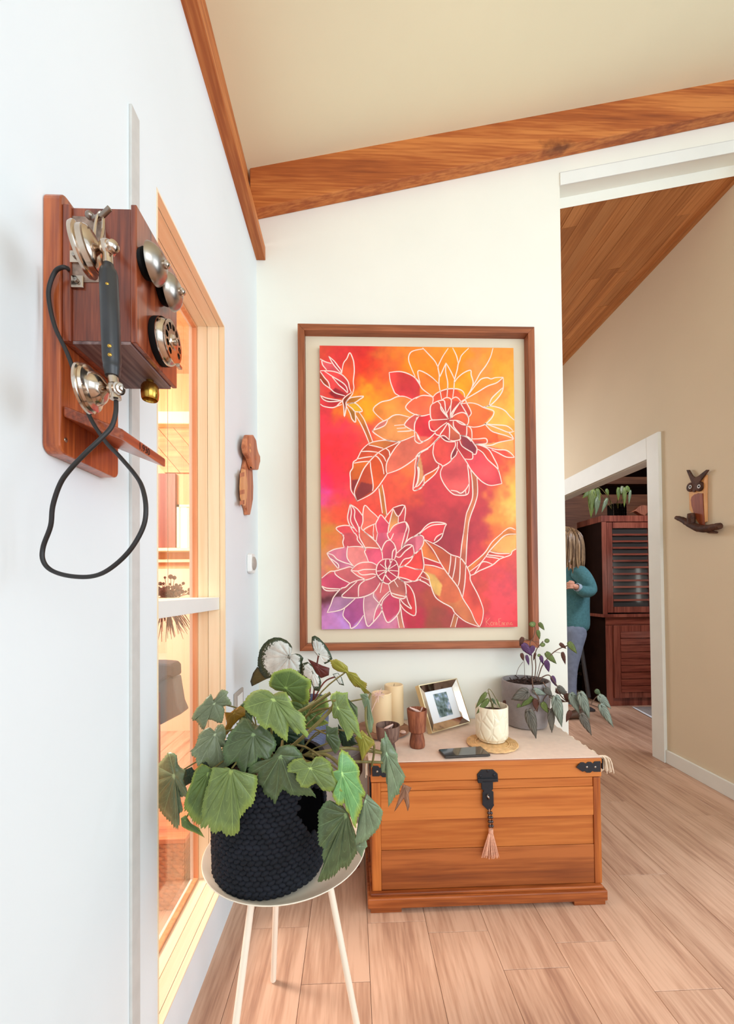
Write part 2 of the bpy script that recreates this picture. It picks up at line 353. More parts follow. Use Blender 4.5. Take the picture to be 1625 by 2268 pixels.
# ------------------------------------------------------------ room shell
XL, YB, XR, XW = -0.4474, 1.9493, 1.0436, 2.0393
YW0, YW1, ZW0, ZW1 = 0.9479, 1.451, 0.144, 2.09      # inner window opening
WT = 0.125
root = shell('floor')
fl = root
BX('floor_base', floor_gap, fl, -3.4, 5.2, -3.0, 6.4, -0.06, -0.0125)
seamx = 0.2434; pw = 0.2012
jd = {0: [1.3657], 2: [1.3084], 3: [1.1412], -1: [1.4146], -3: [1.4098], -2: [1.2065]}
rp = random.Random(3)
for k in range(-4, 14):
    x0 = seamx+k*pw; x1 = x0+pw
    cuts = [0.35]; y = (jd[k][0] if k in jd else 0.7+((k*0.437) % 1.0)*1.2)
    cuts += [y]
    while cuts[-1] < 6.3: cuts.append(cuts[-1]+1.22)
    cuts.insert(0, -0.9)
    for a, b in zip(cuts[:-1], cuts[1:]):
        b = min(b, 6.3)
        if x1 > 2.9 and b < 2.0: continue
        if x0 < -0.6 : continue
        xa = max(x0, -0.567)
        BX('plank', floor_m, fl, xa+0.0006, x1-0.0006, a+0.0006, b-0.0006, -0.012, 0.0, bevel=0.0008, seg=1)
# sunroom boards on the floor
for k in range(8):
    BX('plank', floor_m, fl, -0.575-(k+1)*0.2, -0.577-k*0.2, 0.3, 3.4, -0.012, 0.0)
# floor behind camera
BX('plank', floor_m, fl, -0.567, 5.0, -3.0, -0.902, -0.012, 0.0)
# left wall around the window
lw = shell('wall_left')
zt = 2.7345
BX('wall_panel', white_wall, lw, XL-WT, XL, -3.0, YW0, 0, zt)
BX('wall_panel', white_wall, lw, XL-WT, XL, YW1, YB+0.1, 0, zt)
BX('wall_panel', white_wall, lw, XL-WT, XL, YW0, YW1, 0, ZW0)
BX('wall_panel', white_wall, lw, XL-WT, XL, YW0, YW1, ZW1, zt)
# back wall, right piece under the sloping header
slope = 0.168
HZ0 = P(1240, 412, Y=YB).z
def hz(x, z0=None, x0=1.0449): return HZ0+(x-x0)*0.215
bw = shell('wall_back')
MB().prism([(XL-0.02, YB, 0), (XR, YB, 0), (XR, YB, 4.2), (XL-0.02, YB, 4.2)], (0, 0.07, 0)).build('wall_panel', cream_wall, bw)
MB().prism([(XR, YB, hz(XR)), (2.6, YB, hz(2.6)), (2.6, YB, 4.2), (XR, YB, 4.2)], (0, 0.07, 0)).build('header_panel', cream_wall, bw)
def rail_z(x): return hz(x)
MB().prism([(XR+0.001, YB-0.006, rail_z(XR)-0.001), (2.6, YB-0.006, rail_z(2.6)-0.001), (2.6, YB-0.006, rail_z(2.6)+0.06), (XR+0.001, YB-0.006, rail_z(XR)+0.06)], (0, 0.0055, 0)).build('header_fillet', white_trim, bw)
MB().prism([(XR+0.001, YB-0.004, rail_z(XR)+0.061), (2.6, YB-0.004, rail_z(2.6)+0.061), (2.6, YB-0.004, rail_z(2.6)+0.065), (XR+0.001, YB-0.004, rail_z(XR)+0.065)], (0, 0.0035, 0)).build('joint_strip', batten_m, bw)
# ceiling plane rises to the right
def cz(x): return 3.118+(x+0.478)*0.2165
ce = shell('ceiling')
MB().prism([(-0.60, -3.0, cz(-0.60)), (4.2, -3.0, cz(4.2)), (4.2, -3.0, cz(4.2)+0.1), (-0.60, -3.0, cz(-0.60)+0.1)], (0, YB+3.0-0.001, 0)).build('ceiling_panel', cream_ceil, ce)
# beams
b1 = shell('trim_1')
BX('ledge_board', beam_m, b1, XL-0.01, XL+0.043, -3.0, YB-0.001, 2.735, 2.798, bevel=0.002)
BX('wall_plate_board', beam_m, b1, XL-WT, -0.474, -3.0, YB-0.001, 2.7985, 3.13, bevel=0.002)
b2 = shell('trim_2')
mb = MB(); nseg = 40; A = []; rb = random.Random(5)
for i in range(nseg+1):
    x = -0.462+i*(3.0+0.462)/nseg
    top = P(553, 370, Y=YB-0.06).z+(x+0.4625)*0.2177
    bot = P(580, 459, Y=YB-0.06).z+(x+0.407)*0.2340
    top += rb.uniform(-0.004, 0.004)
    A.append((x, top, bot))
yf, yb2 = YB-0.06, YB-0.0005
for x, t, b in A: mb.v += [(x, yf, b), (x, yf, t), (x, yb2, t), (x, yb2, b+0.002)]
for i in range(nseg):
    q = 4*i
    for k in range(4): mb.f.append((q+k, q+(k+1) % 4, q+4+(k+1) % 4, q+4+k))
mb.f += [(0, 3, 2, 1), (4*nseg, 4*nseg+1, 4*nseg+2, 4*nseg+3)]
mb.build('beam', beamx_m, b2, bevel=0.003)
# right wall with the doorway
YD0, YD1 = 2.6965, 4.15; ZD = 2.018; ZC = 3.297
rw = shell('wall_right')
BX('wall_panel', beige_wall, rw, XW, XW+0.10, 1.9, YD0, 0, 3.9)
BX('wall_panel', beige_wall, rw, XW, XW+0.10, YD1, 6.0, 0, 3.9)
BX('wall_panel', beige_wall, rw, XW, XW+0.10, YD0, YD1, ZD, 3.9)
dr = shell('door_1')
cw = YD0-2.5891; pr = 0.022
BX('casing', white_trim, dr, XW-pr, XW, YD0-cw, YD0, 0, ZD+0.149, bevel=0.002)
BX('casing', white_trim, dr, XW-pr, XW, YD1, YD1+cw, 0, ZD+0.149, bevel=0.002)
BX('head_casing', white_trim, dr, XW-pr, XW, YD0+0.0005, YD1-0.0005, ZD, ZD+0.149, bevel=0.002)
BX('jamb', white_trim, dr, XW+0.0005, XW+0.10, YD0, YD0+0.004, 0, ZD); BX('jamb', white_trim, dr, XW+0.0005, XW+0.10, YD1-0.004, YD1, 0, ZD)
BX('head_jamb', white_trim, dr, XW+0.0005, XW+0.10, YD0+0.005, YD1-0.005, ZD-0.004, ZD)
bb = MB().box(XW-0.014, XW, 1.9, YD0-cw-0.0005, 0, 0.085).build('baseboard_right', white_trim, None, bevel=0.003); struct(bb)
# hallway : far wall, left side, boarded ceiling
hw = MB().box(0.3, XW-0.0005, 5.6, 5.7, 0, 3.9).build('wall_far', beige_wall); struct(hw)
h2 = MB().box(0.3, 0.38, YB+0.071, 5.599, 0, 3.9).build('wall_hall', beige_wall); struct(h2)
hc = shell('ceiling_hall')
def hcz(x): return ZC+(x-XW)*0.211
rc = random.Random(11)
bwid = 0.088
x = XW-0.002; k = 0
edge = MB().prism([(XW-0.022, YB+0.071, hcz(XW)-0.022), (XW-0.0005, YB+0.071, hcz(XW)-0.022), (XW-0.0005, YB+0.071, hcz(XW)-0.002), (XW-0.022, YB+0.071, hcz(XW)-0.002)], (0, 3.48, 0)).build('cornice_strip', board_m, hc)
while x > 0.42:
    xa = x-bwid; y = YB+0.072-rc.uniform(0, 0.7)
    while y < 5.58:
        L = rc.uniform(0.7, 1.3); y0 = max(y, YB+0.072); y1 = min(y+L, 5.598)
        if y1-y0 > 0.03:
            dz = rc.uniform(-0.0012, 0.0012)
            MB().prism([(xa+0.0008, y0, hcz(xa)+dz), (x-0.0008, y0, hcz(x)+dz), (x-0.0008, y0, hcz(x)+0.012), (xa+0.0008, y0, hcz(xa)+0.012)], (0, y1-y0-0.0012, 0)).build('board', board_m, hc)
        y += L
    x = xa
MB().prism([(0.3, YB+0.071, hcz(0.3)+0.0125), (XW, YB+0.071, hcz(XW)+0.0125), (XW, YB+0.071, hcz(XW)+0.05), (0.3, YB+0.071, hcz(0.3)+0.05)], (0, 3.6, 0)).build('roof_deck', dark_m, hc)
# upper closing above right wall opening so hall stays a closed room
MB().prism([(XR-0.3, YB+0.0703, hcz(XR-0.3)-0.004), (XW, YB+0.0703, hcz(XW)-0.004), (XW, YB+0.0703, 3.9), (XR-0.3, YB+0.0703, 3.9)], (0, 0.0005, 0)).build('header_return', cream_wall, bw)
# ------------------------------------------------------------ window in the left wall
wn = shell('window_1')
T = 0.006
def lining(x0, x1, mz, my, t=T, nm='jamb_board'):
    BX(nm, mz, wn, x0, x1, YW1-t, YW1-0.0003, ZW0+t, ZW1-t)
    BX(nm, mz, wn, x0, x1, YW0+0.0003, YW0+t, ZW0+t, ZW1-t)
    BX('head_board' if nm == 'jamb_board' else nm, my, wn, x0, x1, YW0+0.0003, YW1-0.0003, ZW1-t+0.0003, ZW1-0.0003)
    BX('sill_board' if nm == 'jamb_board' else nm, my, wn, x0, x1, YW0+0.0003, YW1-0.0003, ZW0+0.0003, ZW0+t-0.0003)
xs = [XL+0.0005, -0.4655, -0.5060, -0.5405]
lining(xs[1]+0.0009, xs[0], blond_m, blondy_m)
lining(xs[2]+0.0011, xs[1]-0.0005, blond_m, blondy_m, T+0.001)
lining(xs[3]+0.0005, xs[2]-0.0006, blond_m, blondy_m, T+0.001)
lining(-0.556, xs[3]-0.0003, orange_m, orange_m, 0.016, 'glazing_stop')
zr0, zr1 = P(485.5, 1349.7, X=-0.4665).z, P(485.5, 1323, X=-0.4665).z
BX('transom_rail', white_trim, wn, -0.5555, -0.4665, YW0+0.008, YW1-0.008, zr0, zr1, bevel=0.001)
BX('pane', pane_m, wn, -0.5505, -0.5475, YW0+0.012, YW1-0.012, zr1+0.001, ZW1-0.012)
BX('pane', pane_m, wn, -0.5505, -0.5475, YW0+0.012, YW1-0.012, ZW0+0.012, zr0-0.001)
# batten beside window
bt = MB().box(XL+0.0003, XL+0.006, 0.831, 0.862, 0.0, 2.145).build('trim_3', batten_m, None, bevel=0.0008); struct(bt)
# ------------------------------------------------------------ sunroom beyond the window
sw = shell('wall_sunroom')
YS = 3.4
BX('wall_panel', sunpale_m, sw, -3.2, -0.575, YS, YS+0.08, 0, 1.33)
for k in range(18):
    x0 = -0.58-k*0.15
    BX('board', sunwood_m, sw, x0-0.149, x0, YS, YS+0.08, 1.331, 2.95)
BX('wall_panel', sunwood_m, sw, -3.3, -3.2, -0.6, YS+0.08, 0, 2.95)
BX('wall_panel', sunpale_m, sw, -3.2, -0.575, -0.6, -0.5, 0, 2.95)
BX('ledge', cream_lit, sw, -2.6, -0.6, YS-0.10, YS-0.001, P(380, 938, Y=3.3).z, P(380, 910, Y=3.3).z, bevel=0.01)
BX('sill', cream_lit, sw, -2.6, -0.6, YS-0.14, YS-0.001, P(380, 1217, Y=3.28).z-0.012, P(380, 1214, Y=3.28).z)
BX('rail', cream_lit, sw, -2.6, -0.6, YS-0.05, YS-0.001, P(380, 1245, Y=3.35).z, P(380, 1239, Y=3.35).z)
za, zb = P(380, 1035, Y=3.37).z, P(380, 1213, Y=3.37).z
BX('red_panel', sunred_m, sw, -2.3, P(388, 1100, Y=3.37).x, YS-0.03, YS-0.001, zb, za-0.05)
# slanted boards of the sunroom roof lining
for k in range(9):
    z1 = P(380, 940, Y=3.37).z-0.002
    x0 = -0.7-k*0.13
    MB().prism([(x0, YS-0.02, z1), (x0-0.125, YS-0.02, z1), (x0-0.125+0.33, YS-0.02, za-0.04), (x0+0.33, YS-0.02, za-0.04)], (0, 0.018, 0)).build('slanted_board', sunboard_m, sw)
sc_ = MB().box(-3.3, -0.575, -0.6, YS+0.08, 2.951, 3.0).build('ceiling_sunroom', sunwood_m); struct(sc_)
w2 = shell('window_2')
q0, q1 = P(399, 1124, Y=3.38), P(422, 1213, Y=3.38)
BX('pane', sky_m, w2, q0.x, q1.x+0.02, YS-0.012, YS-0.008, q1.z, q0.z)
f0 = 0.02
BX('window_frame', cream_lit, w2, q0.x-f0, q0.x, YS-0.04, YS-0.001, q1.z, q0.z+f0); BX('window_frame', cream_lit, w2, q0.x-f0, q1.x+0.04, YS-0.04, YS-0.001, q0.z, q0.z+f0)
BX('mullion', cream_lit, w2, q0.x+0.055, q0.x+0.075, YS-0.03, YS-0.013, q1.z, q0.z)
# basket with lid behind the glass
bk = thing('woven_basket', 'rectangular orange-brown woven basket with wooden lid behind the window glass', 'basket', (-0.80, 1.64, 0))
bx0, bx1, by0, by1, bzt = -1.0, P(409, 1900, Y=1.50).x, 1.50, 1.76, P(380, 1868, Y=1.5).z
BX('basket_body', wick_m, bk, bx0+0.008, bx1-0.008, by0+0.008, by1-0.008, 0.0, bzt-0.002)
mb = MB(); rr = random.Random(2); nrow = 16
for j in range(nrow):
    z = (j+0.5)*(bzt-0.004)/nrow
    for i in range(13):
        x_ = bx0+0.015+(i+0.5*(j % 2))*(bx1-bx0-0.02)/13
        mb.ball((min(x_, bx1-0.008), by0+0.008, z), 0.0155, 7, 4, (1, 0.45, 0.5), Matrix.Rotation(0.35, 3, 'Y'))
    for i in range(9):
        y_ = by0+0.015+(i+0.5*(j % 2))*(by1-by0-0.02)/9
        mb.ball((bx1-0.008, min(y_, by1-0.01), z), 0.0155, 7, 4, (0.45, 1, 0.5), Matrix.Rotation(0.35, 3, 'X'))
o = mb.build('cord_weave', wick_m, bk, smooth=True); o['kind'] = 'stuff'
BX('lid', lid_m, bk, bx0-0.004, bx1+0.004, by0-0.004, by1+0.004, bzt, bzt+0.018, bevel=0.003)
# armchair in the sunroom
ac = thing('armchair', 'charcoal and slate grey upholstered chair seen through the lower window pane', 'chair', (-1.3, 2.3, 0))
ya = 2.1
pts = [(330, 1500), (372, 1499), (384, 1503), (388, 1530), (393, 1560), (402, 1581), (347, 1610), (320, 1620)]
MB().prism([P(u, v, Y=ya) for u, v in pts], (0, 0.10, 0)).build('seat_cushion', slate_m, ac, bevel=0.008)
pts = [(310, 1468), (350, 1468), (378, 1470), (384, 1478), (385, 1502), (372, 1500), (360, 1508), (347, 1516), (310, 1528)]
MB().prism([P(u, v, Y=ya-0.06) for u, v in pts], (0, 0.10, 0)).build('back_cushion', char_m, ac, bevel=0.012)
q = P(352, 1535, Y=ya-0.02)
BX('armrest_post', cab_m, ac, q.x-0.05, q.x, ya-0.045, ya-0.005, 0.0, q.z)
for lx, ly in ((-1.12, ya+0.05), (-1.55, ya+0.05), (-1.12, ya+0.08), (-1.55, ya+0.08)):
    BX('leg', cab_m, ac, lx-0.02, lx+0.02, ly-0.02, ly+0.02, 0, 0.42)
BX('seat_base', slate_m, ac, -1.62, -1.10, ya+0.01, ya+0.1, 0.40, 0.44)
# dried flower bunch hanging behind the transom
df = thing('dried_flower_bunch', 'brown dried flower bunch hanging behind the white window rail', 'dried flowers', (-0.8, 1.62, 1.1))
mb = MB(); rd = random.Random(9); c0 = P(372, 1318, Y=1.62)
for i in range(70):
    a = rd.uniform(-0.9, 0.9); l = rd.uniform(0.03, 0.085)
    d = Vector((math.sin(a), rd.uniform(-0.5, 0.5), math.cos(a)*0.35)).normalized()
    p = c0+Vector((rd.uniform(-0.03, 0.03), rd.uniform(-0.03, 0.03), -0.01)); mb.tube([p, p+d*l], 0.0012, 4); mb.ball(p+d*l, rd.uniform(0.005, 0.010), 6, 4)
o = mb.build('flower_heads', dry_m, df, smooth=True); o['kind'] = 'stuff'
mb = MB()
for i in range(60):
    a = rd.uniform(-0.2, 0.75); l = rd.uniform(0.08, 0.17)
    d = Vector((math.sin(a), rd.uniform(-0.3, 0.3), -math.cos(a))).normalized(); p = c0+Vector((rd.uniform(-0.03, 0.02), rd.uniform(-0.02, 0.02), -0.02))
    mb.tube([p, p+d*l*0.6+Vector((0, 0, 0.008)), p+d*l], [0.0022, 0.0018, 0.0008], 5)
o = mb.build('twigs', dry_m, df); o['kind'] = 'stuff'
MB().tube([c0, (c0.x, c0.y, 2.951)], 0.001, 6).build('hanging_thread', dry_m, df)
# ------------------------------------------------------------ dining room beyond the doorway
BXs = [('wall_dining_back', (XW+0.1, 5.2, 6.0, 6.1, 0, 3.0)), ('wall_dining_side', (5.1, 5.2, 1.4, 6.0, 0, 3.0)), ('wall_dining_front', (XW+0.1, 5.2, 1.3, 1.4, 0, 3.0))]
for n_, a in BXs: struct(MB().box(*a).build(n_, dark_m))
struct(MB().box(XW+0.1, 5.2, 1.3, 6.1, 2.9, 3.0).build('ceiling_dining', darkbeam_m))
tb = MB().box(XW+0.1, 5.0, 4.62, 4.72, P(1380, 1072, Y=4.62).z, P(1380, 1056, Y=4.62).z).build('trim_4', darkbeam_m, bevel=0.004); struct(tb)
tb = MB().box(XW+0.1, 5.0, 4.6, 4.7, P(1380, 1143, Y=4.6).z-0.35, P(1380, 1095, Y=4.6).z).build('trim_5', darkbeam_m, bevel=0.004); struct(tb)
cb = thing('louvred_cabinet', 'tall mahogany cabinet with louvred glass door above a louvred wooden door', 'cabinet', (2.9, 4.0, 0))
YC = 3.842
cx0, cx1 = P(1328, 1143, Y=YC).x, 3.35; lx0 = P(1341, 1400, Y=YC).x
ztop, zmid = P(1328, 1143, Y=YC).z, P(1337, 1367, Y=YC).z
BX('lower_side', dark_m, cb, lx0-0.004, lx0-0.0005, YC+0.004, YC+0.42, 0.0, zmid-0.001)  # near-black sheet, shade of the left side put into its colour
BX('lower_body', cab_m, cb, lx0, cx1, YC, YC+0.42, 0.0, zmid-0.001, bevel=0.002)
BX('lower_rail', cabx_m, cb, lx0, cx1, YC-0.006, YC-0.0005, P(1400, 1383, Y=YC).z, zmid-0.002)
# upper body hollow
BX('side_panel', dark_m, cb, cx0, cx0+0.02, YC-0.0195, YC+0.40, zmid, ztop-0.06)  # left panel coloured near black to stand in for shade
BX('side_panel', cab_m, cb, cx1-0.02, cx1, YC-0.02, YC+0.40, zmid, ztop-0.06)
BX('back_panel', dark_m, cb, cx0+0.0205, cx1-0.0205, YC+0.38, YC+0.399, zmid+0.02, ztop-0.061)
BX('cornice', cab_m, cb, cx0-0.004, cx1+0.004, YC-0.03, YC+0.40, ztop-0.06, ztop, bevel=0.003)
BX('upper_base', cab_m, cb, cx0-0.004, cx1+0.004, YC-0.03, YC+0.40, zmid, zmid+0.03, bevel=0.002)
dx0, dx1 = P(1343, 1200, Y=YC-0.03).x, P(1343, 1200, Y=YC-0.03).x+0.53
dz0, dz1 = P(1350, 1357, Y=YC-0.03).z, P(1350, 1157, Y=YC-0.03).z
BX('face_stile', cab_m, cb, cx0+0.0003, dx0-0.002, YC-0.029, YC-0.0205, zmid+0.031, ztop-0.061)
door = BX('door', cab_m, cb, dx0, dx0+0.055, YC-0.03, YC-0.008, dz0, dz1)
ox0, ox1 = P(1357, 1200, Y=YC-0.03).x, P(1436, 1200, Y=YC-0.03).x
BX('rail', cab_m, door, ox0, ox1+0.09, YC-0.03, YC-0.008, dz1-0.055, dz1); BX('rail', cab_m, door, ox0, ox1+0.09, YC-0.03, YC-0.008, dz0, dz0+0.055)
BX('stile', cab_m, door, ox1, ox1+0.09, YC-0.0301, YC-0.008, dz0, dz1)
zz0, zz1 = dz0+0.056, dz1-0.056; ns = 12
for i in range(1, ns):
    z = zz0+(zz1-zz0)*i/ns
    MB().box(ox0-0.001, ox1+0.001, YC-0.028, YC-0.016, z-0.009, z+0.009).build('slat', cabx_m, door)
BX('glass', plain('dark_cabinet_glass', (60, 56, 54), 0.05, coat=1.0), door, ox0-0.002, ox1+0.002, YC-0.012, YC-0.009, zz0, zz1)
MB().tube(spline([(ox1+0.06, YC-0.03, dz0+0.21), (ox1+0.06, YC-0.055, dz0+0.22), (ox1+0.06, YC-0.055, dz0+0.30), (ox1+0.06, YC-0.03, dz0+0.31)], 4), 0.005, 6).build('handle', iron_m, door)
ldz0, ldz1 = P(1360, 1545, Y=YC).z, P(1360, 1385, Y=YC).z
ld = BX('lower_door', cab_m, cb, P(1356, 1400, Y=YC).x, P(1356, 1400, Y=YC).x+0.55, YC-0.022, YC-0.001, ldz0, ldz1, bevel=0.002)
sx0 = P(1370, 1400, Y=YC).x; z0_, z1_ = P(1370, 1532, Y=YC).z, P(1370, 1398, Y=YC).z
for i in range(9):
    z = z0_+(z1_-z0_)*(i+0.5)/9; h = (z1_-z0_)/9*0.46
    MB().hexa([(sx0, YC-0.031, z-h), (sx0+0.44, YC-0.031, z-h), (sx0+0.44, YC-0.0225, z-h), (sx0, YC-0.0225, z-h), (sx0, YC-0.024, z+h), (sx0+0.44, YC-0.024, z+h), (sx0+0.44, YC-0.0225, z+h), (sx0, YC-0.0225, z+h)]).build('slat', cabx_m, ld)
w3 = shell('added_glow_panes')  # unseen glowing panes added to reflect in the cabinet glass
dwl = emis('added_pane_glow', (244, 246, 236), 4.0)
BX('pane', dwl, w3, 3.95, 4.08, 1.4005, 1.404, 1.05, 1.62); BX('pane', dwl, w3, 4.46, 4.54, 1.4005, 1.404, 0.90, 1.45)
for a_ in (3.92, 4.081, 4.43, 4.541): BX('mullion', darkbeam_m, w3, a_, a_+0.028, 1.4045, 1.43, 0.87, 1.64)
# rug edge, floor lamp leg
rg = MB().prism([P(1402, 1566, Z=0.001), P(1470, 1566, Z=0.001), P(1500, 1618, Z=0.001), P(1451, 1592, Z=0.001)], (0, 0, 0.004)).build('rug', plain('grey_rug', (150, 140, 134), 0.95, var=0.15, scale=80))
tag(rg, 'grey rug with a pale edge on the floor in front of the mahogany cabinet', 'rug')
MB().prism([P(1399, 1566, Z=0.0055), P(1403, 1566, Z=0.0055), P(1453, 1592, Z=0.0055), P(1451, 1595, Z=0.0055)], (0, 0, 0.002)).build('border', paper_m, rg)
lp = thing('tripod_stand', 'thin dark slanted stand on the floor left of the mahogany cabinet', 'stand', (2.15, 3.72, 0))
MB().tube([P(1304, 1545, Y=3.72), P(1285, 1420, Y=3.80)], 0.018, 8).build('pole', plain('dark_metal_pole', (60, 54, 54), 0.5), lp)
MB().lathe([(0.0001, 0), (0.05, 0), (0.05, 0.012), (0.02, 0.03), (0.0001, 0.03)], (P(1304, 1545, Y=3.72).x, 3.72, 0.0)).build('foot', MATS['dark_metal_pole'], lp, smooth=True)
# ------------------------------------------------------------ wall telephone
Y0b, Y1b, Xb = 0.6013, 0.7487, -0.4218
tel = thing('wall_telephone', 'antique red-brown wooden wall telephone box with two bells and dial on the white wall', 'telephone', (XL, 0.67, 1.36))
def rrect(x, y0, y1, z0, z1, r, n=5):
    p = []
    for cy, cz_, a0 in ((y1-r, z1-r, 0), (y0+r, z1-r, 90), (y0+r, z0+r, 180), (y1-r, z0+r, 270)):
        for i in range(n+1):
            a = math.radians(a0+90*i/n); p.append((x, cy+r*math.cos(a), cz_+r*math.sin(a)))
    return p
MB().prism(rrect(XL+0.0005, Y0b, Y1b, 1.352, 1.739, 0.014), (Xb-XL, 0, 0)).build('back_board', phone_o, tel, bevel=0.002)
MB().box(Xb+0.0005, -0.4092, Y0b+0.003, 0.7435, 1.5165, 1.7205).build('mounting_frame', phone_m, tel, bevel=0.0015)
X0x, Xf, Y0x, Y1x, zb0, zb1 = -0.4092, -0.3158, 0.6083, 0.742, 1.5184, 1.7206
BX('side_panel', phone_m, tel, X0x+0.0005, -0.3248, Y0x, Y0x+0.008, zb0+0.001, zb1-0.003)
BX('side_panel', phone_m, tel, X0x+0.0005, -0.3248, Y1x-0.008, Y1x, zb0+0.001, zb1-0.003)
BX('top_panel', phone_m, tel, X0x+0.0005, -0.3248, Y0x+0.0085, Y1x-0.0085, zb1-0.011, zb1-0.003)
BX('bottom_panel', phone_d, tel, X0x+0.0005, -0.3250, Y0x+0.0085, Y1x-0.0085, zb0+0.001, zb0+0.008)
fp = BX('front_panel', phone_m, tel, -0.3244, Xf, Y0x-0.001, 0.7466, zb0-0.001, zb1+0.004, bevel=0.0015)
BX('bottom_board', phone_d, tel, X0x+0.001, -0.3250, Y0x, Y1x, zb0-0.004, zb0+0.0005)
# bells
def bell(y, z):
    prof = [(r_*0.85, h_*0.8) for r_, h_ in [(0.0005, 0.0225), (0.008, 0.0222), (0.017, 0.0200), (0.025, 0.0155), (0.0305, 0.009), (0.0335, 0.003), (0.0342, 0.0), (0.0330, 0.0), (0.028, 0.009), (0.016, 0.017), (0.0005, 0.019)]]
    b = MB().lathe(prof, (Xf+0.0150, y, z), (1, 0, 0), 40).build('bell', steel, tel, smooth=True)
    MB().lathe([(0.0005, 0), (0.020, 0), (0.022, 0.006), (0.003, 0.018), (0.0005, 0.02)], (Xf+0.0003, y, z), (1, 0, 0), 24).build('bell_mount', black_m, b, smooth=True)
    MB().lathe([(0.0035, 0.013), (0.0035, 0.021), (0.0035, 0.021), (0.0055, 0.0215), (0.0062, 0.024), (0.0055, 0.028), (0.003, 0.030), (0.0003, 0.0302)], (Xf+0.010, y, z), (1, 0, 0), 20).build('bell_nut', nickel, b, smooth=True)
bell(0.6265, 1.650); bell(0.6845, 1.6505)
# dial
dc = Vector((Xf, 0.6760, 1.5600)); DS = 0.90
dial = MB().lathe([(r_*DS, h_) for r_, h_ in [(0.0003, 0.0003), (0.040, 0.0003), (0.041, 0.002), (0.041, 0.010), (0.0003, 0.012)]], dc, (1, 0, 0), 40).build('dial', black_m, tel, smooth=True)
MB().lathe([(r_*DS, h_) for r_, h_ in [(0.032, 0.0105), (0.0405, 0.0105), (0.0408, 0.013), (0.038, 0.018), (0.0345, 0.0215), (0.033, 0.0215), (0.032, 0.012)]], dc, (1, 0, 0), 48).build('dial_ring', nickel, dial, smooth=True)
MB().lathe([(r_*DS, h_) for r_, h_ in [(0.0003, 0.0125), (0.0325, 0.0125)]], dc, (1, 0, 0), 40).build('number_plate', black_m, dial)
# finger wheel with ten holes
bm = bmesh.new(); NR, NA = 9, 120
R_ = [0.0117+(0.0328-0.0117)*i/NR for i in range(NR+1)]
vv = []
for i, r in enumerate(R_):
    row = []
    for k in range(NA):
        a = 2*math.pi*k/NA; row.append(bm.verts.new((0, r*math.cos(a), r*math.sin(a))))
    vv.append(row)
for i in range(NR):
    for k in range(NA):
        a = 2*math.pi*(k+0.5)/NA; r = (R_[i]+R_[i+1])/2
        hole = any((r*math.cos(a)-0.0234*math.cos(h))**2+(r*math.sin(a)-0.0234*math.sin(h))**2 < 0.0051**2 for h in [math.radians(-30+30*j) for j in range(10)])
        if not hole: bm.faces.new((vv[i][k], vv[i][(k+1) % NA], vv[i+1][(k+1) % NA], vv[i+1][k]))
me = bpy.data.meshes.new('finger_wheel'); bm.to_mesh(me); bm.free(); me.materials.append(nickel)
o = bpy.data.objects.new('finger_wheel', me); COL.objects.link(o); o.parent = dial
o.location = dc+Vector((0.0225, 0, 0))-tel.location
sm = o.modifiers.new('thick', 'SOLIDIFY'); sm.thickness = 0.0016
MB().lathe([(r_*DS, h_) for r_, h_ in [(0.0135, 0.0205), (0.014, 0.0235), (0.012, 0.026), (0.006, 0.0265), (0.0055, 0.030), (0.0003, 0.0315)]], dc, (1, 0, 0), 32).build('dial_centre', nickel, dial, smooth=True)
MB().box(dc.x+0.0235, dc.x+0.030, dc.y+0.009, dc.y+0.021, dc.z-0.035, dc.z-0.0295).build('finger_stop', nickel, dial, bevel=0.001)
# numerals on the plate
def text_on_x(body, size, loc, name, mat, parent, centre):
    cu = bpy.data.curves.new('txt', 'FONT'); cu.body = body; cu.size = size; cu.extrude = 0.00015
    if centre: cu.align_x = 'CENTER'; cu.align_y = 'CENTER'
    t = bpy.data.objects.new('txt', cu); COL.objects.link(t); bpy.context.view_layer.update()
    me = t.to_mesh(); M = Matrix.Rotation(math.pi/2, 3, 'Z') @ Matrix.Rotation(math.pi/2, 3, 'X')
    mb = MB(); mb.v = [tuple(M @ v.co+loc) for v in me.vertices]; mb.f = [tuple(p.vertices) for p in me.polygons]
    t.to_mesh_clear(); bpy.data.objects.remove(t); bpy.data.curves.remove(cu)
    return mb.build(name, mat, parent)
fc = []
for j in range(10):
    a = math.radians(-30+30*j)
    text_on_x(str((j+1) % 10), 0.0065, dc+Vector((0.0131, 0.0234*math.cos(a), 0.0234*math.sin(a))), 'numeral', paper_m, dial, True)
# brass knob hanging under the box
kc = Vector((-0.3475, 0.712, 0))
MB().lathe([(0.006, 1.5185), (0.006, 1.509), (0.011, 1.508), (0.0140, 1.503), (0.0145, 1.492), (0.0135, 1.482), (0.0120, 1.480), (0.0105, 1.483), (0.010, 1.500), (0.0003, 1.502)], kc, (0, 0, 1), 28).build('brass_knob', brass, tel, smooth=True)
# writing shelf, sloping outwards
ym, yn = 0.606, 0.744
def zs(x): return 1.4235+(x-Xb)*(1.388-1.4235)/(-0.335-Xb)
sh = MB().hexa([(Xb+0.0005, ym, zs(Xb)-0.017), (-0.335, ym, zs(-0.335)-0.016), (-0.335, yn, zs(-0.335)-0.016), (Xb+0.0005, yn, zs(Xb)-0.017), (Xb+0.0005, ym, zs(Xb)), (-0.335, ym, zs(-0.335)), (-0.335, yn, zs(-0.335)), (Xb+0.0005, yn, zs(Xb))]).build('shelf', phone_y, tel, bevel=0.003)
text_on_x('1.930', 0.016, Vector((-0.3347, 0.650, 1.3745)), 'lettering', plain('burnt_lettering', (40, 18, 12), 0.8), sh, False)
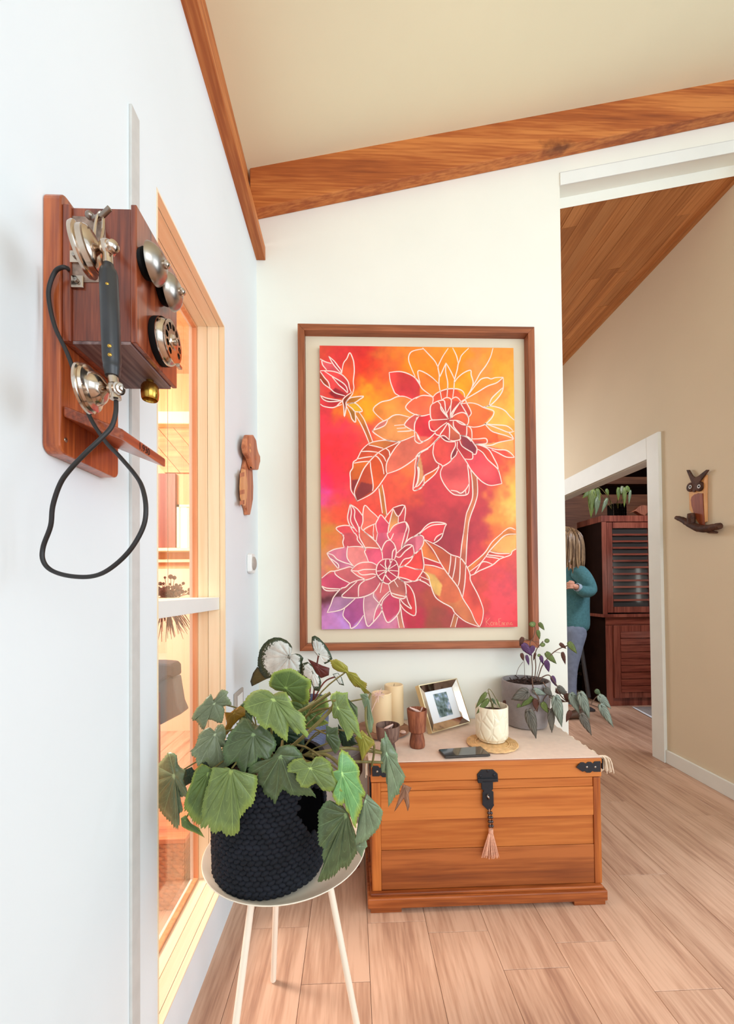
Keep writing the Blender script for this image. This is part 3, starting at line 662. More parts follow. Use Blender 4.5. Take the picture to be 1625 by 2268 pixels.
# hook, plate and terminals on the camera side of the box
MB().prism([P(u, v, Y=Y0x-0.0008) for u, v in ((160, 478), (190, 480), (232, 486), (236, 560), (232, 625), (160, 625))], (0, 0.0006, 0)).build('worn_plate', plain('mottled_nickel_plate', (150, 126, 112), 0.4, 0.5, var=0.4, scale=90), tel)
hk = MB().tube([P(203, 478, Y=Y0x-0.001), P(203, 478, Y=0.585), P(210, 486, Y=0.57), P(226, 478, Y=0.552), P(243, 461, Y=0.548)], [0.004, 0.004, 0.004, 0.0035, 0.0035], 12).build('hook', metal('dull_hook_metal', (150, 136, 126), 0.35), tel, smooth=True)
MB().ball(P(198, 477, Y=0.572), 0.0055, 14, 10).build('hook_end', MATS['dull_hook_metal'], hk, smooth=True)
for u, v in ((174, 627), (171, 572)):
    c = P(u, v, Y=Y0x); tp = MB().box(c.x-0.009, c.x+0.009, Y0x-0.004, Y0x-0.0002, c.z-0.009, c.z+0.009).build('terminal_plate', nickel, tel, bevel=0.001)
    MB().lathe([(0.0003, 0.004), (0.003, 0.004), (0.0035, 0.0)], (c.x, Y0x-0.0045, c.z), (0, -1, 0), 14).build('screw', steel, tp, smooth=True)
for (y, z) in ((Y0b+0.02, 1.728), (Y0b+0.012, 1.374)):
    MB().lathe([(0.0003, 0.0015), (0.003, 0.001), (0.0038, 0)], (Xb+0.0002, y, z), (1, 0, 0), 14).build('board_screw', steel, tel, smooth=True)
# ---- handset hanging on the hook
YH = 0.535
hs = thing('telephone_handset', 'black-gripped handset with two chrome cups hanging on the antique telephone', 'handset', P(240, 700, Y=YH))
def HP(u, v, y=YH): return P(u, v, Y=y)
top, bot = HP(240, 592), HP(249, 836)
ax = (bot-top); L = ax.length
grip = MB().lathe([(0.0003, -0.004), (0.0062, -0.004), (0.0068, 0.0), (0.0095, 0.004), (0.0110, 0.010), (0.0112, L*0.5), (0.0110, L*0.86), (0.0100, L*0.90), (0.0104, L*0.91), (0.0098, L*0.93), (0.0085, L*0.99), (0.0003, L)], top, ax, 28).build('grip', grip_m, hs, smooth=True)
for f_, du in ((0.16, -9), (0.72, -11), (0.80, -12)):
    p = top+ax*f_; p = p+(Vector((0, 0, HC))-p).normalized()*0.0112+Vector((-0.002, 0, 0))
    MB().ball(p, 0.0032, 10, 6).build('rivet', brass, grip, smooth=True)
# top joint
j1 = HP(238, 550); j0 = HP(240, 594)
MB().tube([j0, j1], 0.0062, 16).build('neck', nickel, hs, smooth=True)
MB().ball(j1, 0.0105, 18, 12, (1, 1, 1.05)).build('joint', nickel, hs, smooth=True)
dcam = Vector((0.80, -0.42, -0.12)).normalized()
MB().lathe([(0.0003, 0.0165), (0.004, 0.0163), (0.0072, 0.014), (0.0076, 0.009), (0.005, 0.0085)], j1, dcam, 20).build('joint_cap', nickel, hs, smooth=True)
e_ax = Vector((-0.95, -0.10, -0.17)).normalized()
MB().lathe([(r_, h_*0.66) for r_, h_ in [(0.004, -0.002), (0.007, 0.003), (0.013, 0.006), (0.021, 0.0085), (0.0250, 0.012), (0.0270, 0.016), (0.0255, 0.0175), (0.0275, 0.019), (0.0275, 0.029), (0.0310, 0.031), (0.0318, 0.034), (0.0305, 0.040), (0.026, 0.042), (0.0003, 0.040)]], HP(226, 552, 0.54), e_ax, 44).build('earpiece', nickel, hs, smooth=True)
ring = []
c_ = HP(219, 508, 0.55)
for i in range(25):
    a = 2*math.pi*i/24; ring.append(c_+Vector((0.0055*math.cos(a), 0.004*math.sin(a), 0.0270*math.sin(a))))
MB().tube(ring, 0.0019, 8, caps=False).build('hanging_loop', nickel, hs, smooth=True)
# lower joint
k1 = HP(254, 862); k0 = HP(250, 834)
MB().tube([k0, k1, HP(256, 884)], [0.0062, 0.006, 0.0068], 16).build('neck', nickel, hs, smooth=True)
MB().ball(k1, 0.0095, 18, 12).build('joint', nickel, hs, smooth=True)
MB().lathe([(0.0003, 0.0165), (0.0028, 0.016), (0.0032, 0.013), (0.0060, 0.0125), (0.0062, 0.010), (0.0082, 0.0095), (0.0084, 0.006), (0.004, 0.005)], k1, dcam, 20).build('joint_cap', nickel, hs, smooth=True)
m_ax = Vector((-0.95, -0.10, -0.06)).normalized()
MB().lathe([(r_, h_*0.70) for r_, h_ in [(0.004, -0.002), (0.008, 0.002), (0.014, 0.006), (0.018, 0.011), (0.0205, 0.017), (0.0212, 0.022), (0.0235, 0.0245), (0.0285, 0.027), (0.0300, 0.031), (0.0290, 0.034), (0.0310, 0.036), (0.0315, 0.040), (0.0290, 0.042), (0.020, 0.034), (0.0003, 0.030)]], HP(239, 861, 0.542), m_ax, 44).build('mouthpiece', nickel, hs, smooth=True)
path = [(257, 888, .537), (256, 915, .532), (247, 945, .528), (225, 970, .522), (190, 1003, .518), (155, 1040, .520), (133, 1072, .525), (117, 1120, .53), (112, 1165, .535), (96, 1210, .54), (95, 1240, .54), (112, 1262, .54), (150, 1275, .535), (200, 1277, .53), (240, 1262, .525), (285, 1222, .52), (316, 1170, .52), (323, 1125, .52), (315, 1080, .53), (298, 1050, .545), (262, 1008, .565), (235, 980, .58), (205, 935, .592), (188, 895, .594), (168, 835, .594), (148, 780, .594), (122, 725, .594), (109, 670, .594), (109, 635, .594), (122, 602, .593), (138, 592, .590), (149, 594, .598), (151, 597, .6058)]
MB().tube(spline([P(u, v, Y=y) for u, v, y in path], 6), 0.00285, 10).build('cord', cord_m, hs, smooth=True)
# ------------------------------------------------------------ carved faces on the left wall
def poly_x(pts, x, ox, oy, s): return [P(ox+u/s, oy+v/s, X=x) for u, v in pts]
cv = thing('carved_wall_mask', 'long brown carved wooden mask hanging on the white wall beside the corner', 'carving', P(545, 1050, X=XL))
ox, oy, s_ = 500, 940, 6.483
MB().prism(poly_x([(205, 200), (240, 165), (250, 430), (215, 620), (190, 720), (185, 1000), (205, 1110), (245, 1220), (255, 1300), (297, 1300), (320, 1190), (340, 1080), (345, 900), (335, 700), (330, 640), (300, 600), (270, 420), (250, 300), (230, 200)][2:], XL+0.001, ox, oy, s_), (0.016, 0, 0)).build('body', carv_m, cv, bevel=0.004)
MB().prism(poly_x([(225, 640), (268, 650), (285, 780), (295, 900), (285, 1050), (262, 1170), (225, 1150), (200, 1050), (192, 900), (200, 740)], XL+0.0175, ox, oy, s_), (0.005, 0, 0)).build('inlay', carv_l, cv, bevel=0.001)
for z in (700, 950, 1100):
    MB().prism(poly_x([(200, z), (262, z-15), (262, z+45), (200, z+55)], XL+0.0228, ox, oy, s_), (0.0015, 0, 0)).build('notch', carv_m, cv)
MB().prism(poly_x([(255, 150), (325, 150), (365, 220), (382, 340), (400, 400), (425, 450), (428, 540), (408, 610), (400, 655), (345, 655), (318, 640), (275, 490), (232, 420), (212, 320), (225, 220)], XL+0.0175, ox, oy, s_), (0.022, 0, 0)).build('face', carv_m, cv, bevel=0.006)
MB().ball(P(ox+425/s_, oy+480/s_, X=XL+0.038), 0.008, 12, 8, (0.7, 1, 1.3)).build('nose', carv_m, cv, smooth=True)
for (a, b) in ((350, 300), (350, 380)):
    MB().ball(P(ox+a/s_, oy+b/s_, X=XL+0.040), 0.008, 10, 6, (0.3, 1.3, 0.9)).build('eye', carv_l, cv, smooth=True)
MB().ball(P(ox+360/s_, oy+620/s_, X=XL+0.040), 0.008, 10, 6, (0.3, 1.3, 0.4)).build('mouth', black_m, cv, smooth=True)
# thermostat and socket
th = thing('thermostat', 'small round-edged white thermostat on the white wall below the carved mask', 'thermostat', P(555, 1248, X=XL))
c = P(551, 1248, X=XL)
MB().prism([(XL+0.0005, c.y+a, c.z+b) for a, b in [(-.034, -.036), (-.020, -.042), (.020, -.042), (.034, -.036), (.036, 0), (.034, .036), (.020, .042), (-.020, .042), (-.034, .036), (-.036, 0)]], (0.020, 0, 0)).build('housing', plastic_m, th, bevel=0.003)
MB().lathe([(0.0003, 0.010), (0.02, 0.009), (0.028, 0.005), (0.030, 0.0)], (XL+0.0205, c.y, c.z), (1, 0, 0), 28).build('dial', plasticg_m, th, smooth=True)
q = P(526, 1550, X=XL)
so = thing('wall_socket', 'white wall socket plate low on the wall behind the begonia', 'socket', (XL, q.y, q.z))
BX('plate', plasticg_m, so, XL+0.0004, XL+0.009, q.y-0.055, q.y+0.055, q.z-0.036, q.z+0.036, bevel=0.003)
BX('insert', plastic_m, so, XL+0.0094, XL+0.011, q.y-0.035, q.y+0.035, q.z-0.022, q.z+0.022, bevel=0.001)
# ------------------------------------------------------------ owl plaque on the right wall
ow = thing('owl_plaque', 'wooden owl on a dark branch hanging on the taupe right wall', 'plaque', P(1550, 1120, X=XW))
def OW(pts, x): return [P(1450+u/9.286, 1000+v/9.286, X=x) for u, v in pts]
MB().prism(OW([(1085, 480), (1040, 510), (1000, 560), (960, 600), (800, 600), (735, 700), (725, 850), (735, 1200), (790, 1270), (850, 1400), (950, 1500), (1085, 1445), (1080, 1000)], XW-0.0005), (-0.008, 0, 0)).build('body', owl_l, ow, bevel=0.001)
MB().prism(OW([(995, 860), (900, 858), (820, 885), (765, 935), (752, 1000), (765, 1110), (800, 1230), (850, 1370), (930, 1500), (985, 1590), (1035, 1590), (1030, 1400), (1010, 1150)], XW-0.009), (-0.005, 0, 0)).build('wing', owl_r, ow, bevel=0.001)
MB().prism(OW([(1015, 560), (1055, 500), (1083, 485), (1078, 900), (1085, 1440), (1035, 1450), (1010, 1000)], XW-0.009), (-0.003, 0, 0)).build('edge_strip', owl_l, ow)
MB().prism(OW([(670, 380), (725, 378), (800, 500), (855, 535), (920, 500), (1080, 375), (1130, 378), (1100, 420), (1000, 550), (925, 650), (880, 700), (860, 800), (825, 840), (795, 830), (800, 740), (780, 650), (730, 530)], XW-0.010), (-0.009, 0, 0)).build('horned_crest', owl_d, ow, bevel=0.002)
for (u, v) in ((750, 732), (930, 722)):
    c = P(1450+u/9.286, 1000+v/9.286, X=XW-0.009)
    ey = MB().lathe([(0.0003, 0.012), (0.022, 0.012), (0.0265, 0.009), (0.028, 0.0)], c, (-1, 0, 0), 24).build('eye', owl_d, ow, smooth=True)
    MB().lathe([(0.0003, 0.0135), (0.010, 0.0132), (0.011, 0.0121)], c+Vector((0, -0.004, 0)), (-1, 0, 0), 16).build('iris', paper_m, ey, smooth=True)
    MB().lathe([(0.0003, 0.0150), (0.0055, 0.0147), (0.006, 0.0136)], c+Vector((0, -0.006, 0)), (-1, 0, 0), 16).build('pupil', black_m, ey, smooth=True)
br = [P(1450+u/9.286, 1000+v/9.286, X=XW-0.028) for u, v in ((435, 1360), (560, 1400), (680, 1470), (850, 1560), (1000, 1590), (1180, 1560), (1340, 1530))]
bo = MB().tube(spline(br, 4), [0.012+0.010*math.sin(min(1, i/20)*2.4)+random.uniform(-.0015, .0015) for i in range(25)], 10).build('branch', owl_d, ow, smooth=True)
MB().tube([P(1450+u/9.286, 1000+v/9.286, X=XW-0.030) for u, v in ((740, 1275), (745, 1380), (750, 1500))], [0.018, 0.021, 0.018], 8).build('stub', owl_d, bo, smooth=True)
MB().tube([P(1450+u/9.286, 1000+v/9.286, X=XW-0.022) for u, v in ((1000, 1620), (1120, 1650), (1280, 1665))], [0.008, 0.009, 0.006], 8).build('twig', owl_d, bo, smooth=True)
# ------------------------------------------------------------ person
pe = thing('person', 'long-haired person in teal sweater and blue jeans, half hidden by the wall end', 'person', P(1268, 1590, Z=0))
def skinmesh(name, chains, mat, parent, sub=2, root=0):
    """chains: list of lists of (Vector, radius); first vertex of a later chain may repeat an earlier position to branch there"""
    vs, rs, es = [], [], []
    def vid(p, r):
        for i, q in enumerate(vs):
            if (q-p).length < 1e-5: return i
        vs.append(p); rs.append(r); return len(vs)-1
    for ch in chains:
        pv = None
        for p, r in ch:
            i = vid(p, r)
            if pv is not None: es.append((pv, i))
            pv = i
    off = Vector((0, 0, 0)); q = parent
    while q is not None: off += q.location; q = q.parent
    me = bpy.data.meshes.new(name); me.from_pydata([tuple(v-off) for v in vs], es, [])
    o = bpy.data.objects.new(name, me); COL.objects.link(o); o.parent = parent; me.materials.append(mat)
    m = o.modifiers.new('skin', 'SKIN'); sv = me.skin_vertices[0].data
    for i, r in enumerate(rs): sv[i].radius = (r if isinstance(r, tuple) else (r, r)); sv[i].use_root = (i == root)
    m.use_smooth_shade = True
    s = o.modifiers.new('sub', 'SUBSURF'); s.levels = sub; s.render_levels = sub
    return o
def PP(u, v, y): return P(u, v, Y=y)
yp = 3.62
pel = PP(1264, 1392, yp); wa = PP(1266, 1350, yp); ch_ = PP(1272, 1290, yp); shc = PP(1268, 1256, yp); nk = PP(1256, 1240, yp); hd = PP(1247, 1205, yp)
hipN, hipF = PP(1268, 1400, yp-0.08), PP(1255, 1400, yp+0.10)
knN, knF = PP(1262, 1478, yp-0.09), PP(1246, 1478, yp+0.10)
anN, anF = PP(1262, 1566, 3.52), PP(1236, 1560, yp+0.10)
shN, shF = PP(1282, 1265, yp-0.14), PP(1260, 1265, yp+0.16)
elN, elF = PP(1309, 1312, yp-0.20), PP(1262, 1318, yp+0.26)
wrN, wrF = PP(1276, 1300, 3.36), PP(1240, 1300, yp+0.05)
haN = PP(1266, 1296, 3.345)
body = skinmesh('body', [[(pel, .07), (wa, .06), (ch_, .06), (shc, .05), (nk, .04), (PP(1252, 1226, yp), .05), (hd, .085), (PP(1245, 1186, yp), .075)],
    [(pel, .07), (hipN, .06), (knN, .048), (anN, .034)], [(pel, .07), (hipF, .06), (knF, .048), (anF, .034)],
    [(shc, .05), (shN, .032), (elN, .030), (wrN, .024), (haN, (.030, .018))], [(shc, .05), (shF, .032), (elF, .030), (wrF, .024)]], skin_m, pe)
sw_ = skinmesh('sweater', [[(PP(1268, 1404, yp), (.150, .145)), (PP(1269, 1376, yp), (.148, .15)), (PP(1270, 1335, yp), (.120, .14)), (ch_, (.125, .15)), (PP(1268, 1262, yp), (.105, .13)), (PP(1262, 1248, yp), (.07, .075))]], teal_m, pe)
skinmesh('sleeve', [[(PP(1272, 1266, yp-0.07), .075), (PP(1285, 1269, yp-0.13), .080), (PP(1300, 1290, yp-0.18), .072), (elN, .066), (PP(1294, 1312, 3.38), .058), (PP(1279, 1303, 3.355), .040)]], teal_m, pe)
skinmesh('sleeve', [[(PP(1262, 1266, yp+0.08), .075), (PP(1262, 1270, yp+0.15), .075), (elF, .060), (PP(1243, 1302, yp+0.07), .040)]], teal_m, pe)
jn = skinmesh('jeans', [[(PP(1266, 1368, yp), (.125, .13)), (PP(1264, 1410, yp), (.125, .13))],
    [(PP(1264, 1410, yp), (.125, .13)), (PP(1270, 1425, yp-0.07), .092), (knN+Vector((.0, 0, 0)), .066), (PP(1262, 1520, 3.53), .056), (PP(1263, 1563, 3.52), .058)],
    [(PP(1264, 1410, yp), (.125, .13)), (PP(1254, 1425, yp+0.08), .092), (knF, .066), (PP(1240, 1556, yp+0.10), .058)]], jean_m, pe)
def shoe(c):
    mb = MB(); c = Vector((c.x, c.y, 0))
    prof = [(0.05, .036, .085), (0.0, .042, .080), (-0.06, .042, .060), (-0.12, .044, .045), (-0.17, .036, .035), (-0.19, .018, .022)]
    for dx, wv, hv in prof:
        n = len(mb.v)
        for k in range(12):
            a = 2*math.pi*k/12; zz = math.sin(a)*hv*0.5+hv*0.5; mb.v.append((c.x+dx+0.02, c.y+math.cos(a)*wv, max(zz, 0.001)))
        if n:
            b0 = n-12
            for k in range(12): mb.f.append((b0+k, b0+(k+1) % 12, n+(k+1) % 12, n+k))
    mb.f.append(tuple(range(12))); mb.f.append(tuple(range(len(mb.v)-12, len(mb.v)))[::-1])
    return mb.build('shoe', shoe_m, pe, smooth=True)
shoe(Vector((P(1272, 1590, Z=0).x, 3.50, 0))); shoe(Vector((anF.x, anF.y, 0)))
# hair: long strands over the bowed head
mb = MB(); rh = random.Random(4)
hc_ = PP(1249, 1200, yp)
mb.ball(hc_+Vector((0.01, 0, 0.005)), 0.118, 20, 14, (0.98, 0.95, 1.15))
for i in range(110):
    a = rh.uniform(-2.4, 2.4)
    st = hc_+Vector((math.cos(a)*0.06+0.01, math.sin(a)*0.07, 0.115))
    r1 = 0.126+rh.uniform(-.008, .012)
    mid = hc_+Vector((math.cos(a)*r1+0.01, math.sin(a)*r1, rh.uniform(-0.02, 0.04)))
    lo = hc_+Vector((math.cos(a)*(r1+rh.uniform(0.0, 0.03)), math.sin(a)*(r1+0.01), -0.15))
    en = lo+Vector((rh.uniform(-.02, .01), rh.uniform(-.02, .02), -rh.uniform(0.03, 0.15)))
    mb.tube(spline([st, mid, lo, en], 4), [0.006, 0.008, 0.010, 0.011, 0.012, 0.012, 0.012, 0.012, 0.012, 0.010, 0.008, 0.006, 0.003], 5)
mb.build('hair', hair_m, pe, smooth=True)
# hand with fingers
for i, (dv, ln) in enumerate(((-5, 1.0), (-1.5, 1.1), (2, 1.05), (5.5, 0.85))):
    b_ = PP(1270, 1297+dv*0.9, 3.345); skinmesh('finger', [[(b_, .010), (PP(1263, 1296+dv, 3.335), .0095), (PP(1257.5, 1296+dv*1.1, 3.35), .009), (PP(1255, 1298+dv*1.1, 3.375), .007)]], skin_m, body, 1)
skinmesh('thumb', [[(PP(1272, 1292, 3.35), .012), (PP(1265, 1288, 3.36), .010), (PP(1259, 1288, 3.37), .008)]], skin_m, body, 1)
MB().lathe([(0.030, 0), (0.034, 0.004), (0.034, 0.03), (0.030, 0.034)], PP(1276, 1300, 3.36), (elN-wrN), 16).build('shirt_cuff', plain('pale_blue_cuff', (170, 186, 204), 0.8), pe, smooth=True)
# ------------------------------------------------------------ framed painting
pf = thing('framed_painting', 'large floral painting of orange and pink dahlias in a brown wooden box frame', 'painting', (0.32, YB, 0.864))
FX0, FX1, FZ0, FZ1 = -0.2458, 0.88, 0.8642, 2.3948; FW = 0.031; yF = YB-0.056
def mitre(name, a, b, c, d, y0, y1, m, p): return MB().prism([(q[0], y0, q[1]) for q in (a, b, c, d)], (0, y1-y0, 0)).build(name, m, p, bevel=0.0015)
i0, i1, k0_, k1_ = FX0+FW, FX1-FW, FZ0+FW, FZ1-FW
framez_m = wood('picture_frame_wood_upright', (142, 78, 46), (172, 100, 62), 'Z', 18, 0.45, dark=(116, 60, 34))
mitre('frame_top', (FX0, FZ1), (FX1, FZ1), (i1, k1_), (i0, k1_), yF, YB-0.001, frame_m, pf); mitre('frame_bottom', (FX0, FZ0), (FX1, FZ0), (i1, k0_), (i0, k0_), yF, YB-0.001, frame_m, pf)
mitre('frame_side', (FX0, FZ0), (i0, k0_), (i0, k1_), (FX0, FZ1), yF, YB-0.001, framez_m, pf); mitre('frame_side', (FX1, FZ0), (i1, k0_), (i1, k1_), (FX1, FZ1), yF, YB-0.001, framez_m, pf)
BX('backing', linen_m, pf, i0+0.0005, i1-0.0005, YB-0.010, YB-0.004, k0_+0.0005, k1_-0.0005)
KX0, KX1, KZ0, KZ1 = -0.1455, 0.7857, 0.9615, 2.3045; yK = YB-0.034
S7 = 1625/230.0
TO = {1: (700, 760), 2: (920, 760), 3: (700, 960), 4: (920, 960), 5: (700, 1180), 6: (920, 1180)}
def parse(t, s):
    ox, oy = TO[t]; out = []
    for part in s.split(';'):
        n = [float(q) for q in part.replace(',', ' ').split()]
        pl = [P(ox+n[i]/S7, oy+n[i+1]/S7, Y=yK) for i in range(0, len(n)-1, 2)]
        if len(pl) > 1: out.append([(p.x, p.z) for p in pl])
    return out
